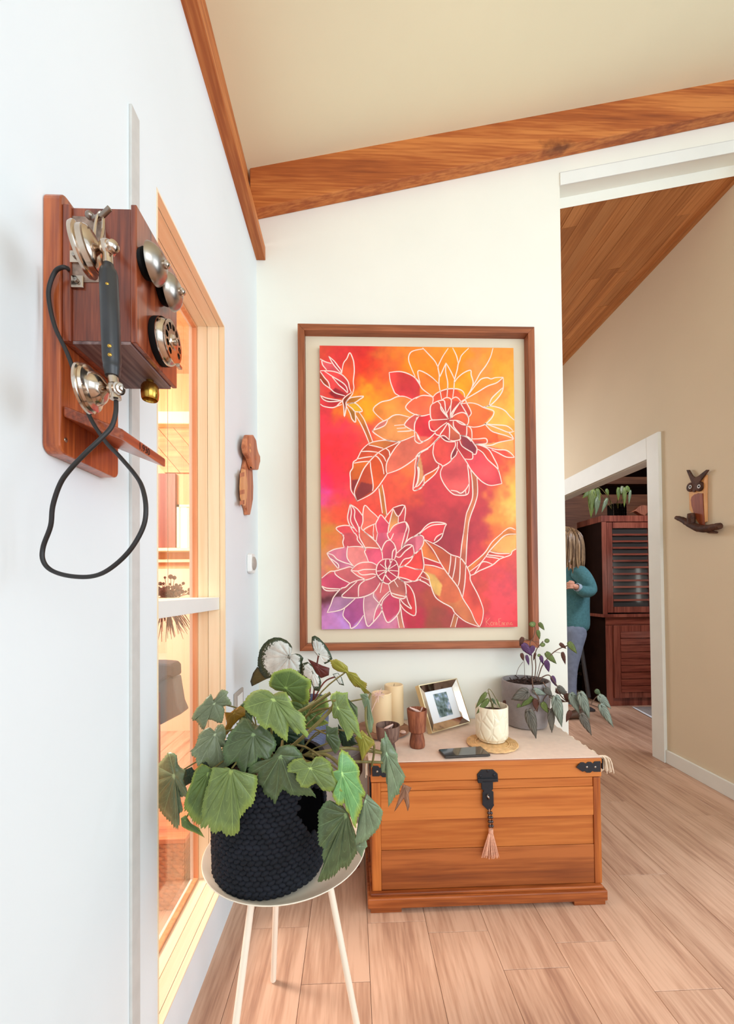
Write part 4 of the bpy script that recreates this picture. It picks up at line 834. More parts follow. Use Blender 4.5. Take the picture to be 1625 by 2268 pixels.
STROKES = {
1: "50,245 85,262 150,295 240,320;85,262 100,340 165,420;195,205 270,335 385,470;195,205 280,280 340,360 385,420 395,490;395,490 425,320 480,240 525,150 575,250 590,330 595,450 580,600 590,700 570,780;50,432 150,432 280,445 395,490 470,560 505,620 520,700 550,775;130,440 250,520 400,610 470,680 495,770;250,530 350,650 430,720 490,780;55,445 130,540 190,610 215,700;55,560 120,640 215,710 300,780 450,825;60,820 180,865 380,895;60,815 110,880 200,915 330,910 400,895;50,955 120,990 250,1010 330,985 400,960;320,985 370,935 410,905;550,775 480,820 415,890 430,1000 440,1150 470,1000 470,920 550,820 575,780;470,920 530,860 620,840 740,832 680,880 600,930 480,950;480,955 590,935 660,980 720,1065 610,1070 560,1020 480,960;480,1000 530,1100 560,1190 615,1235 610,1100 600,1065;620,1130 700,1270 770,1420 830,1570;660,1070 740,1180 800,1320 850,1450 885,1545;1140,460 1260,445 1370,455 1500,510 1600,595 1625,650;1140,460 1160,600 1210,740 1240,790 1310,830;1500,885 1380,835 1260,840 1150,890 1000,930 890,1050 1050,1215;1625,825 1500,885 1400,990 1440,1060 1540,1115 1640,1140;880,1375 980,1260 1120,1190 1200,1135 1300,1120 1460,1160;1120,1190 1080,1280 990,1330 880,1375 1000,1470 1100,1515 1280,1545;1540,1120 1450,1180 1380,1275 1440,1330 1550,1385;1600,1150 1550,1230 1535,1330 1545,1500;1220,1290 1380,1275;1260,1335 1400,1325;1270,1385 1450,1375 1500,1360;1670,90 1520,120 1460,170 1445,260 1480,370 1550,530",
2: "110,75 200,170 300,280 350,380;510,80 430,200 370,320 350,380 370,500 365,640 390,780 410,890;580,75 640,200 665,310;830,80 720,190 690,270 665,330 650,420 610,570 600,700 580,860;475,310 400,480 370,540;475,320 470,450 500,600 500,720 490,850;475,310 550,440 605,560;605,620 660,540 760,460 860,425 870,500 900,620 860,740 780,860;1210,80 1170,220 1100,350 1010,470 950,580 890,680;780,870 860,760 960,630 1030,560 1120,540 1180,560 1250,540 1370,535;1370,535 1270,620 1130,670 980,760 860,830 700,920;1370,535 1370,700 1330,800 1240,910 1150,980 1060,1000;1360,700 1250,800 1180,880 1150,980;0,555 60,640 110,720 270,840;70,620 40,510 45,430 150,465 260,540 365,640;0,870 80,825 170,820 270,850 260,960;0,1110 100,1140 230,1110;270,850 320,790 420,740 520,715 640,715 720,740 760,790 765,850;250,960 340,910 440,895 460,960 470,1050 510,1180;410,890 470,855 530,860 560,900 550,1000 540,1190;560,880 620,845 670,865 710,920;350,915 390,960 400,1040 480,1140 520,1190;395,980 440,1060 490,1140;490,1090 550,970;540,1190 570,1080 690,930;560,1160 610,1050 680,950;690,920 780,1070 830,1160;700,960 770,890 800,940 850,1030 870,1100 830,1160;560,1170 620,1120 720,1085 790,1110 830,1180 820,1260 790,1290;710,950 850,935 960,955 1070,1010 1200,1050 1225,1090 1190,1170 1100,1260 1010,1300 900,1315 800,1290;250,960 230,1010 230,1110 240,1170 260,1200;500,1190 350,1200 230,1210 210,1260 230,1350 300,1380 390,1310 490,1240;500,1250 440,1350 390,1420 380,1460;500,1250 530,1330 525,1510;510,1250 600,1350 690,1430;590,1220 600,1310 690,1420;530,1210 640,1210 720,1240 800,1290;640,1220 720,1270 800,1285;300,1380 320,1430 380,1460 290,1560;800,1290 800,1400 790,1460;690,1430 700,1470 690,1510 600,1530 540,1520;380,1460 450,1450 530,1520;0,1390 40,1450 90,1540 200,1500 290,1420 310,1390;20,1160 0,1220;800,1290 860,1330 880,1400 880,1520;700,1440 800,1470 870,1540;1070,1010 1150,980 1300,1010 1400,1060 1470,1140 1545,1205;1080,1260 1200,1275 1400,1290 1480,1330 1520,1370;1080,1260 1200,1300 1330,1350 1450,1395 1540,1380;1080,1260 1180,1370 1280,1410 1420,1450 1535,1500;1450,1395 1500,1440 1535,1500;870,1500 980,1498 1090,1490 1120,1530 1090,1575 920,1580",
3: "820,160 760,210 700,280 640,400 580,450 570,540 530,610 535,720 540,860 560,920 600,980 640,1060;820,165 900,130 1080,105 1200,125 1330,120 1540,35;1330,120 1080,235 960,310 840,430 740,560 670,720 610,860 600,950 640,1060;640,1060 840,960 950,860 1050,720 1110,630;1320,130 1240,220 1150,360 1100,470 1095,580 1110,630;820,180 940,205 1050,235;1090,235 1140,280 1150,360;700,285 820,280 960,295;970,300 1050,360 1090,440;640,400 760,375 880,360;900,350 960,370 1030,480 1060,640;590,465 700,445 830,435;845,440 855,560 890,800 880,900;1110,630 1300,560 1500,430 1640,300;980,860 1000,1000 1035,1250;1030,800 1060,950 1080,1100 1105,1290;1540,60 1545,110 1580,145 1625,155 1690,120;1570,0 1600,80 1625,110;1570,370 1545,500 1545,620 1520,800 1520,890 1590,880 1690,800;1620,330 1580,500 1610,560 1590,760 1530,860;530,1105 510,1200 490,1320 520,1430 600,1570;530,1105 550,1230 540,1380 640,1540;530,1110 600,1200 600,1320 660,1460 670,1560;530,1110 640,1180 725,1290;750,1535 705,1480 730,1380 730,1250 760,1125 850,1210 930,1280 965,1320;1150,1430 1080,1350 1010,1275 960,1350 930,1430 960,1570;1200,1170 1100,1290 1075,1340;1200,1165 1385,1130 1380,1370;1200,1175 1285,1300 1385,1130;1200,1180 1140,1430 1120,1570;1285,1300 1280,1420;1140,1554 1220,1440 1370,1385 1420,1410 1450,1490 1440,1570;1400,1400 1420,1460 1390,1554;435,1600 310,1490 400,1445 510,1445 600,1490;930,1410 780,1480 750,1535 900,1640;900,1430 890,1570;680,1460 675,1570",
4: "380,60 300,140 275,250 275,330 320,440 400,490 430,510 530,450 570,400 630,340 655,270;390,50 460,110 530,130 620,130;620,130 620,200 570,300 555,360 560,430;655,130 650,230;690,110 730,200 870,290 890,310 885,400 770,400;650,230 730,350 810,470 860,560 960,680 1060,770 1180,815 1350,785;705,30 830,60 920,170 960,240 940,325 890,315;960,240 1050,300 1130,410 1270,540 1310,620 1350,785;920,165 1050,200 1150,260 1220,380 1280,500 1295,590;920,165 1100,185 1200,180 1300,140 1530,95;1050,190 1250,250 1400,260 1480,300 1545,370;1190,255 1300,310 1420,370 1545,375;430,510 390,600 400,700 470,830 560,930 640,965 780,965 830,920 840,800;550,890 640,905 710,935 790,870 840,780;810,490 830,640 840,800;780,890 790,960;370,50 250,180 180,235 60,300 0,370;200,240 60,320 50,400 25,490 40,600 30,740 0,820;360,490 350,530 270,590 140,660 110,730 50,810 0,840;370,520 300,640 130,790 80,860 0,890;140,660 130,790;860,560 880,700 890,800 890,1000 830,1170 790,1280 750,1560;960,690 970,930 930,1100 870,1260 830,1400 815,1560;-40,1620 80,1540 150,1460 240,1400 370,1390 475,1415 460,1460 430,1560;90,1540 250,1440 440,1420 470,1420",
5: "390,0 430,70 415,150 435,225;600,0 640,60 650,120 760,250;675,0 680,80 740,190 770,240;770,0 900,110 940,150 1020,280 1040,410;890,0 900,100;960,0 935,150;1110,0 1120,60 1160,110 1210,10;1160,115 1100,130 1050,200 1020,300;1160,115 1220,180 1250,280 1245,350 1225,410;1235,240 1195,300 1185,410;1390,0 1350,150 1330,240;1440,0 1410,120 1350,230;165,320 280,260 440,230;495,205 480,300 490,410 590,530;495,225 600,215 720,225 770,265 755,300 790,380 815,455;770,265 790,230 980,245;165,320 260,350 330,420 450,470 520,490 590,530;165,320 220,410 340,560;220,400 340,490 350,560;75,710 210,610 290,600 430,560 520,535 580,555;290,600 300,650 390,720 530,790;540,590 620,510 700,470 800,460 880,470 950,510;540,590 650,600 750,575 930,575;650,610 720,660 880,645 935,660;540,590 640,670 740,720 770,740 860,715 930,680;1120,410 1040,420 970,480 940,560 945,640 990,710 1060,780 1130,800 1170,770 1270,700 1290,600 1280,520 1230,430 1120,410;1110,585 1000,490;1110,585 950,600;1110,585 960,680;1110,585 1050,720 1040,780;1110,585 1080,500 1090,420;1110,585 1160,500 1150,420;1110,585 1190,430;1110,585 1260,490;1110,585 1290,600;1110,585 1270,700;1080,590 1090,670 1170,760;1000,940 1040,740;1250,370 1310,380 1390,290 1500,200 1400,200 1260,320;1510,195 1530,330 1470,390 1370,420 1290,550;1530,330 1480,430 1390,510 1290,550;1640,250 1530,330;1350,230 1420,130 1500,70 1625,35;1290,545 1380,520 1490,550 1560,570 1650,575;1280,690 1400,720 1520,760 1640,725;1280,700 1380,770 1520,760;770,740 670,740 530,790 460,850 380,880 270,1010 230,1120 170,1250;75,835 180,870 400,880;80,840 160,905 350,905;640,760 500,890 400,1000 600,1020 750,1000 900,930 980,820 1000,780;770,740 670,830 660,1000;170,1250 340,1220 450,1170 620,1020;450,1170 420,1300 520,1420 545,1495 640,1440 740,1290;750,1000 740,1110 750,1260 800,1460 890,1400 1010,1250 1020,1150 900,1010 905,930;890,1390 930,1210 1030,1030 1150,910;1150,950 1050,1050 1020,1150 1040,1240 1110,1400 1210,1350 1300,1230 1310,1120 1300,1020;1130,800 1160,920 1210,1000 1390,1020 1390,800 1290,720;1170,940 1260,970 1390,1000;1390,790 1470,850 1540,1010 1550,1290 1390,1220 1310,1110;1310,1030 1370,1110 1490,1190 1440,1090 1400,950;1265,1300 1300,1495;1320,1160 1340,1330 1375,1490;1220,750 1280,850",
6: "60,20 130,-40;0,45 80,40 125,80 110,200 0,330;125,100 270,165 410,240 550,340 700,395 800,530 850,650 860,750 960,940 1020,1080 1060,1220 1040,1380 1000,1480;125,100 230,210 300,310 400,490 500,640 660,850 740,1030 860,1220 930,1380 1000,1480;90,230 115,380 130,500 110,600 30,720 0,745;115,380 250,430 390,480;130,500 290,520 450,575;0,565 105,580;110,600 200,680 230,800 300,990 400,1080 560,1170 620,1260 780,1390 1000,1480;75,685 220,745;30,730 150,780 230,840;550,350 545,460 515,660;630,380 610,560 575,730;700,400 690,700 665,830;785,520 770,780 735,1010;750,0 720,200 700,400;815,0 800,200 785,520;435,0 400,80 330,140 270,165;290,130 330,60 420,10;1360,0 1200,140 1100,290 1000,390 810,545;1350,0 1440,-65 1500,-74 1560,-45;1575,20 1450,25 1370,60 1280,150 1160,280 1100,370 1000,490 850,605;1160,295 1290,325 1470,325;1575,255 1510,290 1480,350 1320,410 1210,500 1080,560 990,600 910,650 860,665;1120,345 1250,360 1380,375;1090,375 1200,385 1320,410;1210,500 1120,460 1040,460 980,550 920,640;605,1265 545,1475;660,1320 620,1480"}
SIGN = "1100,1330 1106,1450;1165,1330 1108,1395 1165,1452;1208,1400 1185,1395 1172,1425 1185,1450 1205,1445;1210,1398 1212,1450;1226,1400 1228,1450;1226,1412 1240,1398;1252,1400 1252,1448;1252,1380 1252,1384;1262,1448 1262,1398 1276,1410 1278,1450;1335,1342 1300,1345 1304,1448 1342,1445;1302,1393 1330,1392;1352,1450 1352,1402 1370,1405 1374,1450;1402,1405 1385,1412 1386,1442 1404,1445;1418,1405 1420,1448;1434,1450 1434,1402 1456,1410 1464,1448;1506,1405 1488,1408 1482,1435 1500,1446 1508,1420 1524,1450"
FILLS = [
(1, "50,245 150,295 240,320 385,470 280,445 165,420 100,340", (226, 90, 100)), (1, "195,205 280,280 340,360 385,420 385,470 270,335", (190, 40, 70)), (1, "395,490 425,320 480,240 525,150 575,250 595,450 580,600 590,700 560,775 520,700 505,620 470,560", (232, 84, 44)),
(1, "50,432 280,445 395,490 505,620 550,775 450,825 300,780 215,710 120,640", (222, 60, 66)), (1, "250,520 400,610 495,770 430,720 350,650", (170, 30, 45)), (1, "300,700 480,800 420,870 300,870 200,780", (150, 22, 38)), (1, "55,445 130,540 215,700 120,640 55,560", (150, 60, 24)),
(1, "60,820 180,865 380,895 330,910 200,915 110,880", (130, 30, 34)), (1, "50,955 60,830 200,915 400,895 330,985 250,1010 120,990", (214, 44, 54)), (1, "550,775 480,820 415,890 440,1150 470,920", (120, 42, 26)), (1, "470,920 530,860 620,840 740,832 680,880 600,930", (180, 110, 24)), (1, "480,955 590,935 660,980 720,1065 610,1070 560,1020", (206, 156, 20)), (1, "480,1000 530,1100 560,1190 615,1235 600,1065", (176, 120, 40)),
(1, "620,1130 660,1070 740,1180 800,1320 850,1450 885,1550 830,1570 770,1420 700,1270", (186, 104, 36)), (1, "1140,460 1260,445 1370,455 1500,510 1625,620 1625,830 1500,885 1310,830 1240,790 1210,740 1160,600", (230, 48, 62)), (1, "1500,885 1380,835 1260,840 1150,890 1000,930 890,1050 1050,1215 1200,1135 1300,1120 1460,1160 1540,1115 1400,990", (244, 140, 60)),
(1, "1625,825 1500,885 1400,990 1440,1060 1540,1115 1640,1140 1800,1110 1870,960 1815,820 1700,815", (236, 96, 64)), (1, "880,1375 980,1260 1120,1190 1200,1135 1300,1120 1460,1160 1380,1275 1550,1385 1540,1440 1280,1545 1100,1515", (244, 158, 84)), (1, "880,1375 980,1260 1120,1190 1080,1280 990,1330", (216, 110, 110)), (1, "1540,1120 1450,1180 1380,1275 1550,1385 1600,1150", (226, 90, 84)), (1, "1600,1150 1550,1230 1535,1330 1640,1480 1780,1500 1880,1400 1780,1220 1790,1110", (226, 34, 54)),
(2, "45,430 150,465 260,540 365,640 390,780 270,840 110,720 40,510", (244, 122, 40)), (2, "270,850 320,790 420,740 520,715 640,715 720,740 765,850 710,920 560,880 410,890 260,960", (222, 64, 48)), (2, "250,960 340,910 440,895 560,880 710,920 790,960 870,1100 830,1160 800,1290 790,1460 690,1520 530,1520 380,1460 300,1380 210,1260 230,1010", (206, 62, 54)),
(2, "605,620 660,540 760,460 860,425 900,620 860,740 780,860 765,850 640,715 590,700", (250, 150, 10)), (2, "560,1170 620,1120 720,1085 790,1110 830,1180 820,1260 790,1290 640,1210", (218, 84, 48)), (2, "540,1240 690,1430 700,1470 690,1510 540,1520", (190, 90, 58)), (2, "710,950 850,935 960,955 1070,1010 1200,1050 1225,1090 1190,1170 1100,1260 1010,1300 900,1315 800,1290 830,1160 870,1100 800,940", (244, 110, 46)), (2, "780,870 860,830 980,760 1130,670 1270,620 1370,535 1360,700 1250,800 1150,980 1060,1000 960,955 800,930", (242, 132, 64)), (2, "1360,700 1330,800 1240,910 1150,980 1180,880 1250,800", (246, 170, 70)),
(2, "800,1290 900,1315 1010,1300 1080,1260 1180,1370 1280,1410 1300,1554 880,1520", (236, 90, 36)), (2, "1080,1260 1400,1290 1520,1370 1450,1395 1535,1500 1420,1450 1180,1370", (248, 170, 74)), (2, "1070,1010 1150,980 1300,1010 1400,1060 1545,1205 1545,1370 1400,1290 1080,1260 1225,1090", (246, 180, 76)),
(3, "820,160 900,130 1080,105 1330,120 1240,220 1150,360 1100,470 1110,630 950,860 840,960 640,1060 560,920 535,720 530,610 580,450 640,400 700,280", (200, 72, 28)), (3, "590,465 830,435 740,560 670,720 560,720 535,610", (226, 108, 24)), (3, "600,950 640,1060 880,900 890,800 700,760", (140, 40, 40)), (3, "560,730 670,720 610,860 590,920 550,880", (130, 34, 40)), (3, "845,440 900,350 1030,480 1060,640 1050,720 890,880", (230, 84, 22)), (3, "820,165 900,130 1080,105 1200,125 1080,235", (206, 120, 50)),
(3, "1110,630 1300,560 1500,430 1640,300 1850,60 1540,35 1330,120 1150,360 1100,470", (232, 110, 84)), (3, "980,860 1030,800 1080,1100 1105,1290 1035,1250", (196, 130, 44)), (3, "1570,370 1640,320 1700,240 1900,90 1850,330 1920,420 1900,560 1700,740 1520,890 1545,620", (206, 60, 56)), (3, "1625,330 1590,500 1610,700 1540,840 1690,740 1660,500", (238, 180, 110)),
(3, "530,1105 640,1180 725,1290 730,1380 705,1480 670,1560 560,1500 490,1320", (222, 66, 84)), (3, "760,1125 850,1210 965,1320 930,1410 750,1535 705,1480", (234, 110, 90)), (3, "1010,1275 1150,1430 1120,1650 960,1650 930,1430", (230, 70, 104)), (3, "1200,1165 1385,1130 1285,1300", (150, 34, 40)), (3, "1200,1175 1285,1300 1280,1420 1140,1554 1140,1430", (226, 160, 84)), (3, "1285,1300 1385,1130 1380,1370 1280,1420", (206, 60, 70)), (3, "1140,1554 1220,1440 1370,1385 1450,1490 1390,1680 1180,1680", (228, 84, 106)), (3, "310,1490 400,1445 510,1445 600,1490 670,1560 760,1790 430,1780 420,1620", (226, 60, 80)),
(4, "380,60 300,140 275,250 275,330 320,440 430,510 530,450 630,340 655,270 620,130 460,110", (212, 58, 56)), (4, "390,50 460,110 530,130 530,100 420,35", (130, 34, 48)), (4, "690,110 730,200 890,310 885,400 770,400 650,230 655,130", (190, 40, 48)), (4, "705,30 830,60 920,170 960,240 940,325 870,290 730,200", (128, 34, 52)), (4, "960,240 1130,410 1310,620 1350,785 1180,815 1060,770 860,560 770,400 885,400", (234, 66, 80)), (4, "960,240 920,165 1150,260 1295,590 1130,410", (222, 66, 40)), (4, "430,510 560,430 655,270 810,470 840,800 780,965 640,965 470,830 390,700", (228, 84, 84)), (4, "550,890 640,905 790,870 780,960 640,965", (190, 90, 84)), (4, "620,200 570,300 560,420 640,330", (120, 30, 44)),
(4, "920,165 1300,140 1530,95 1545,370 1400,260 1050,190", (246, 184, 92)), (4, "860,560 960,690 970,930 870,1260 815,1560 750,1560 790,1280 890,1000", (206, 122, 72)), (4, "80,1540 150,1460 240,1400 475,1415 430,1560 270,1710 120,1640", (224, 50, 60)), (4, "140,660 350,530 370,520 300,640 130,790", (226, 96, 30)),
(5, "165,320 280,260 495,205 490,410 590,530 450,470", (206, 104, 144)), (5, "495,225 720,225 770,265 755,300 815,455 620,510 590,530 490,410", (232, 130, 128)), (5, "770,265 980,245 1020,280 1040,410 950,510 815,455", (222, 74, 110)), (5, "435,225 415,150 390,0 600,0 760,250 720,225", (222, 90, 92)), (5, "680,0 770,0 940,150 980,245 770,240", (216, 110, 84)), (5, "960,0 1110,0 1160,110 1050,200 1020,280 940,150", (230, 100, 124)), (5, "1210,10 1390,0 1330,240 1250,370 1220,180", (226, 90, 106)), (5, "165,320 330,420 590,530 350,560 220,410", (208, 116, 150)), (5, "75,710 290,600 530,790 460,850 380,880 75,835", (224, 76, 110)), (5, "290,600 520,535 640,670 770,740 530,790 390,720", (214, 100, 104)), (5, "540,590 620,510 800,460 950,510 930,680 770,740 640,670", (222, 104, 104)),
(5, "1160,115 1220,180 1250,280 1225,410 1040,420 1020,300 1100,130", (224, 80, 104)), (5, "1250,370 1500,200 1530,330 1290,550", (206, 56, 74)), (5, "1350,230 1500,70 1625,35 1680,60 1660,200 1530,330 1510,195", (216, 100, 120)), (5, "1290,545 1530,330 1640,250 1670,600 1560,570 1380,520", (236, 56, 48)), (5, "1290,545 1380,520 1650,575 1640,700 1520,760 1280,690", (234, 60, 62)), (5, "1120,410 970,480 945,640 1060,780 1170,770 1270,700 1290,600 1230,430", (196, 50, 76)),
(5, "770,740 930,680 1000,780 900,930 660,1000 670,830", (222, 104, 112)), (5, "640,760 400,1000 660,1000 670,830 770,740", (196, 80, 96)), (5, "400,1000 600,1020 450,1170 170,1250 270,1010", (196, 140, 180)), (5, "450,1170 620,1020 750,1000 740,1290 545,1495 420,1300", (176, 74, 136)), (5, "750,1000 900,930 1020,1150 800,1460 740,1110", (224, 156, 168)), (5, "890,1390 930,1210 1020,1150 1010,1250", (216, 84, 116)), (5, "1150,950 1300,1020 1300,1230 1110,1400 1020,1150", (232, 70, 104)), (5, "1130,800 1290,720 1390,800 1390,1020 1210,1000", (200, 110, 90)), (5, "1390,790 1470,850 1540,1010 1550,1290 1390,1220 1310,1110 1490,1190", (228, 54, 56)), (5, "905,930 1000,780 1130,800 1150,910 990,1100", (216, 100, 104)), (5, "1265,1300 1320,1160 1375,1490 1300,1495", (196, 124, 90)),
(6, "125,100 550,340 515,660 400,490 230,210", (198, 88, 40)), (6, "125,100 390,480 250,430 115,380 90,230", (236, 130, 50)), (6, "115,380 390,480 450,575 130,500", (228, 50, 60)), (6, "130,500 450,575 660,850 740,1030 600,1200 400,1080 230,800 150,640", (222, 110, 64)), (6, "130,600 300,660 420,820 380,1000 300,960 230,800", (240, 196, 100)), (6, "550,340 700,395 785,520 735,1010 515,660", (200, 92, 60)), (6, "740,1030 785,520 860,750 960,940 1060,1220 1040,1380 1000,1480 860,1220", (226, 76, 58)), (6, "400,1080 600,1100 740,1030 860,1220 1000,1480 780,1390 560,1170", (196, 110, 64)), (6, "0,45 80,40 125,80 110,200 0,330", (220, 110, 130)),
(6, "750,0 815,0 785,520 700,400", (206, 116, 72)), (6, "1350,0 1440,-65 1575,20 1370,60 1160,280 850,605 810,545 1100,290", (206, 116, 44)), (6, "1575,20 1575,255 1480,325 1290,325 1160,295 1370,60", (240, 176, 92)), (6, "1160,295 1470,325 1320,410 1090,375", (214, 80, 60)), (6, "605,1265 660,1320 620,1480 545,1475", (200, 124, 72))]
BGX = [712, 760, 810, 860, 910, 960, 1010, 1060, 1100, 1138]
BGY = [770, 820, 870, 910, 950, 1000, 1050, 1090, 1140, 1190, 1240, 1290, 1330, 1370]
BG = [[(225,70,50),(225,50,50),(220,40,35),(235,110,40),(240,130,40),(250,140,40),(255,150,10),(246,140,60),(250,150,50),(240,150,50)],
[(230,60,60),(230,50,50),(235,50,25),(240,90,40),(255,140,10),(255,135,10),(255,140,10),(245,150,70),(250,160,40),(245,165,50)],
[(235,80,70),(225,50,40),(252,156,20),(250,130,30),(240,90,50),(250,140,20),(255,150,10),(250,140,20),(244,150,60),(250,176,60)],
[(230,50,60),(240,110,30),(252,166,10),(248,150,30),(240,120,60),(225,80,60),(220,70,60),(240,120,50),(250,170,70),(255,190,70)],
[(250,50,70),(248,50,70),(240,80,60),(250,130,60),(250,120,60),(220,40,50),(210,60,60),(245,110,50),(244,140,50),(246,160,60)],
[(250,40,50),(245,40,50),(236,60,50),(225,90,50),(245,120,80),(240,90,50),(210,60,60),(190,50,60),(235,70,60),(240,110,50)],
[(250,30,80),(250,40,60),(220,60,30),(235,80,60),(250,110,50),(215,50,60),(225,60,60),(220,70,60),(236,80,50),(245,160,70)],
[(240,70,140),(244,50,80),(232,80,60),(240,80,50),(235,80,50),(206,50,60),(215,56,60),(205,56,60),(236,120,60),(250,190,80)],
[(235,110,60),(240,80,50),(240,70,50),(236,70,50),(180,40,50),(200,50,56),(180,40,50),(196,50,60),(245,150,60),(250,200,100)],
[(220,140,50),(230,120,60),(225,90,70),(220,80,80),(180,40,50),(150,26,46),(165,35,50),(196,50,60),(240,110,50),(235,130,60)],
[(226,140,80),(225,120,110),(230,120,120),(200,70,90),(160,50,60),(180,60,50),(190,50,60),(215,50,60),(230,70,60),(226,80,70)],
[(215,100,110),(180,80,90),(180,80,90),(160,60,70),(190,60,70),(180,60,50),(170,60,50),(215,70,60),(230,70,80),(206,66,76)],
[(100,36,44),(120,60,74),(190,110,130),(190,90,110),(180,60,60),(180,70,50),(190,60,50),(226,70,60),(245,70,80),(230,70,80)],
[(206,130,190),(205,144,220),(190,110,160),(215,130,160),(196,40,64),(160,70,50),(170,60,60),(205,60,66),(245,70,80),(235,60,70)]]
nx, nz = 300, 430
gx = np.linspace(KX0, KX1, nx); gz = np.linspace(KZ0, KZ1, nz); GX, GZ = np.meshgrid(gx, gz)
bgx = np.array([P(u, 1100, Y=yK).x for u in BGX]); bgz = np.array([P(930, v_, Y=yK).z for v_ in BGY])[::-1]
bga = np.array(BG, float)[::-1]
rs = np.random.RandomState(4)
def vnoise(sx, sz, seed):
    r = np.random.RandomState(seed); a = r.rand(sz+2, sx+2)
    fx = (GX-KX0)/(KX1-KX0)*sx; fz = (GZ-KZ0)/(KZ1-KZ0)*sz; ix = np.minimum(fx.astype(int), sx); iz = np.minimum(fz.astype(int), sz)
    tx, tz = fx-ix, fz-iz; tx = tx*tx*(3-2*tx); tz = tz*tz*(3-2*tz)
    return (a[iz, ix]*(1-tx)+a[iz, ix+1]*tx)*(1-tz)+(a[iz+1, ix]*(1-tx)+a[iz+1, ix+1]*tx)*tz
wx = GX+(vnoise(24, 34, 1)-.5)*0.07+(vnoise(70, 100, 2)-.5)*0.02; wz = GZ+(vnoise(24, 34, 3)-.5)*0.07+(vnoise(70, 100, 5)-.5)*0.02
def interp2(X_, Z_):
    ix = np.clip(np.searchsorted(bgx, X_)-1, 0, len(bgx)-2); iz = np.clip(np.searchsorted(bgz, Z_)-1, 0, len(bgz)-2)
    tx = np.clip((X_-bgx[ix])/(bgx[ix+1]-bgx[ix]), 0, 1)[..., None]; tz = np.clip((Z_-bgz[iz])/(bgz[iz+1]-bgz[iz]), 0, 1)[..., None]
    tx = tx*tx*(3-2*tx); tz = tz*tz*(3-2*tz)
    return (bga[iz, ix]*(1-tx)+bga[iz, ix+1]*tx)*(1-tz)+(bga[iz+1, ix]*(1-tx)+bga[iz+1, ix+1]*tx)*tz
IMG = interp2(wx, wz)
fine = (vnoise(110, 160, 8)-.5)*0.5+(vnoise(45, 60, 9)-.5)
for fi, (t, s, c) in enumerate(FILLS):
    for pl in parse(t, s):
        px = np.array([p[0] for p in pl]); pz = np.array([p[1] for p in pl])
        m = np.zeros(GX.shape, bool); j = len(px)-1
        sel = (GX >= px.min()) & (GX <= px.max()) & (GZ >= pz.min()) & (GZ <= pz.max())
        for i in range(len(px)):
            with np.errstate(divide='ignore', invalid='ignore'):
                cr = ((pz[i] > GZ) != (pz[j] > GZ)) & (GX < (px[j]-px[i])*(GZ-pz[i])/(pz[j]-pz[i]+1e-12)+px[i])
            m ^= cr; j = i
        m &= sel
        a = 0.82+0.12*(vnoise(18, 26, 20+fi)[m]-.5); cc = np.array(c, float)
        # soft wash: darker towards one side of each petal
        wz_ = (vnoise(14, 20, 60+fi)[m]-.5)[:, None]
        IMG[m] = IMG[m]*(1-a[:, None])+cc*a[:, None]*(1+0.22*wz_)+np.array([8., 10., 4.])*wz_*2
for _ in range(2):
    A_ = np.pad(IMG, ((1, 1), (1, 1), (0, 0)), mode='edge'); IMG = (A_[1:-1, 1:-1]*4+A_[:-2, 1:-1]+A_[2:, 1:-1]+A_[1:-1, :-2]+A_[1:-1, 2:])/8
IMG = np.clip(IMG*(1+fine[..., None]*0.07), 0, 255)
lin_img = np.where(IMG/255 <= 0.04045, IMG/255/12.92, ((IMG/255+0.055)/1.055)**2.4)
off = pf.location
me = bpy.data.meshes.new('canvas_paint')
vt = np.empty((nx*nz, 3)); vt[:, 0] = GX.ravel()-off.x; vt[:, 1] = yK-off.y; vt[:, 2] = GZ.ravel()-off.z
me.vertices.add(nx*nz); me.vertices.foreach_set('co', vt.ravel())
ii = (np.arange(nz-1)[:, None]*nx+np.arange(nx-1)[None]).ravel()
fc = np.stack([ii, ii+1, ii+nx+1, ii+nx], 1).astype(np.int32)
me.loops.add(fc.size); me.loops.foreach_set('vertex_index', fc.ravel()); me.polygons.add(len(fc))
me.polygons.foreach_set('loop_start', np.arange(0, fc.size, 4, dtype=np.int32)); me.polygons.foreach_set('loop_total', np.full(len(fc), 4, dtype=np.int32))
me.update(calc_edges=True); me.validate()
ca = me.color_attributes.new('col', 'FLOAT_COLOR', 'POINT'); rgba = np.ones((nx*nz, 4)); rgba[:, :3] = lin_img.reshape(-1, 3); ca.data.foreach_set('color', rgba.ravel())
me.materials.append(attr_mat('acrylic_paint', 0.5, bumpy=0.12))
canvas = BX('canvas', plain('canvas_edge_paint', (196, 84, 40), 0.7, var=0.2), pf, KX0, KX1, yK+0.0006, YB-0.0105, KZ0, KZ1)
o = bpy.data.objects.new('painted_surface', me); COL.objects.link(o); o.parent = canvas
me.polygons.foreach_set('use_smooth', [True]*len(me.polygons))
line_m = plain('white_outline_paint', (252, 226, 214), 0.6, var=0.04)
def smooth2(pl, n=4):
    if len(pl) < 3: return pl
    return [(q.x, q.z) for q in spline([(a, 0, b) for a, b in pl], n)]
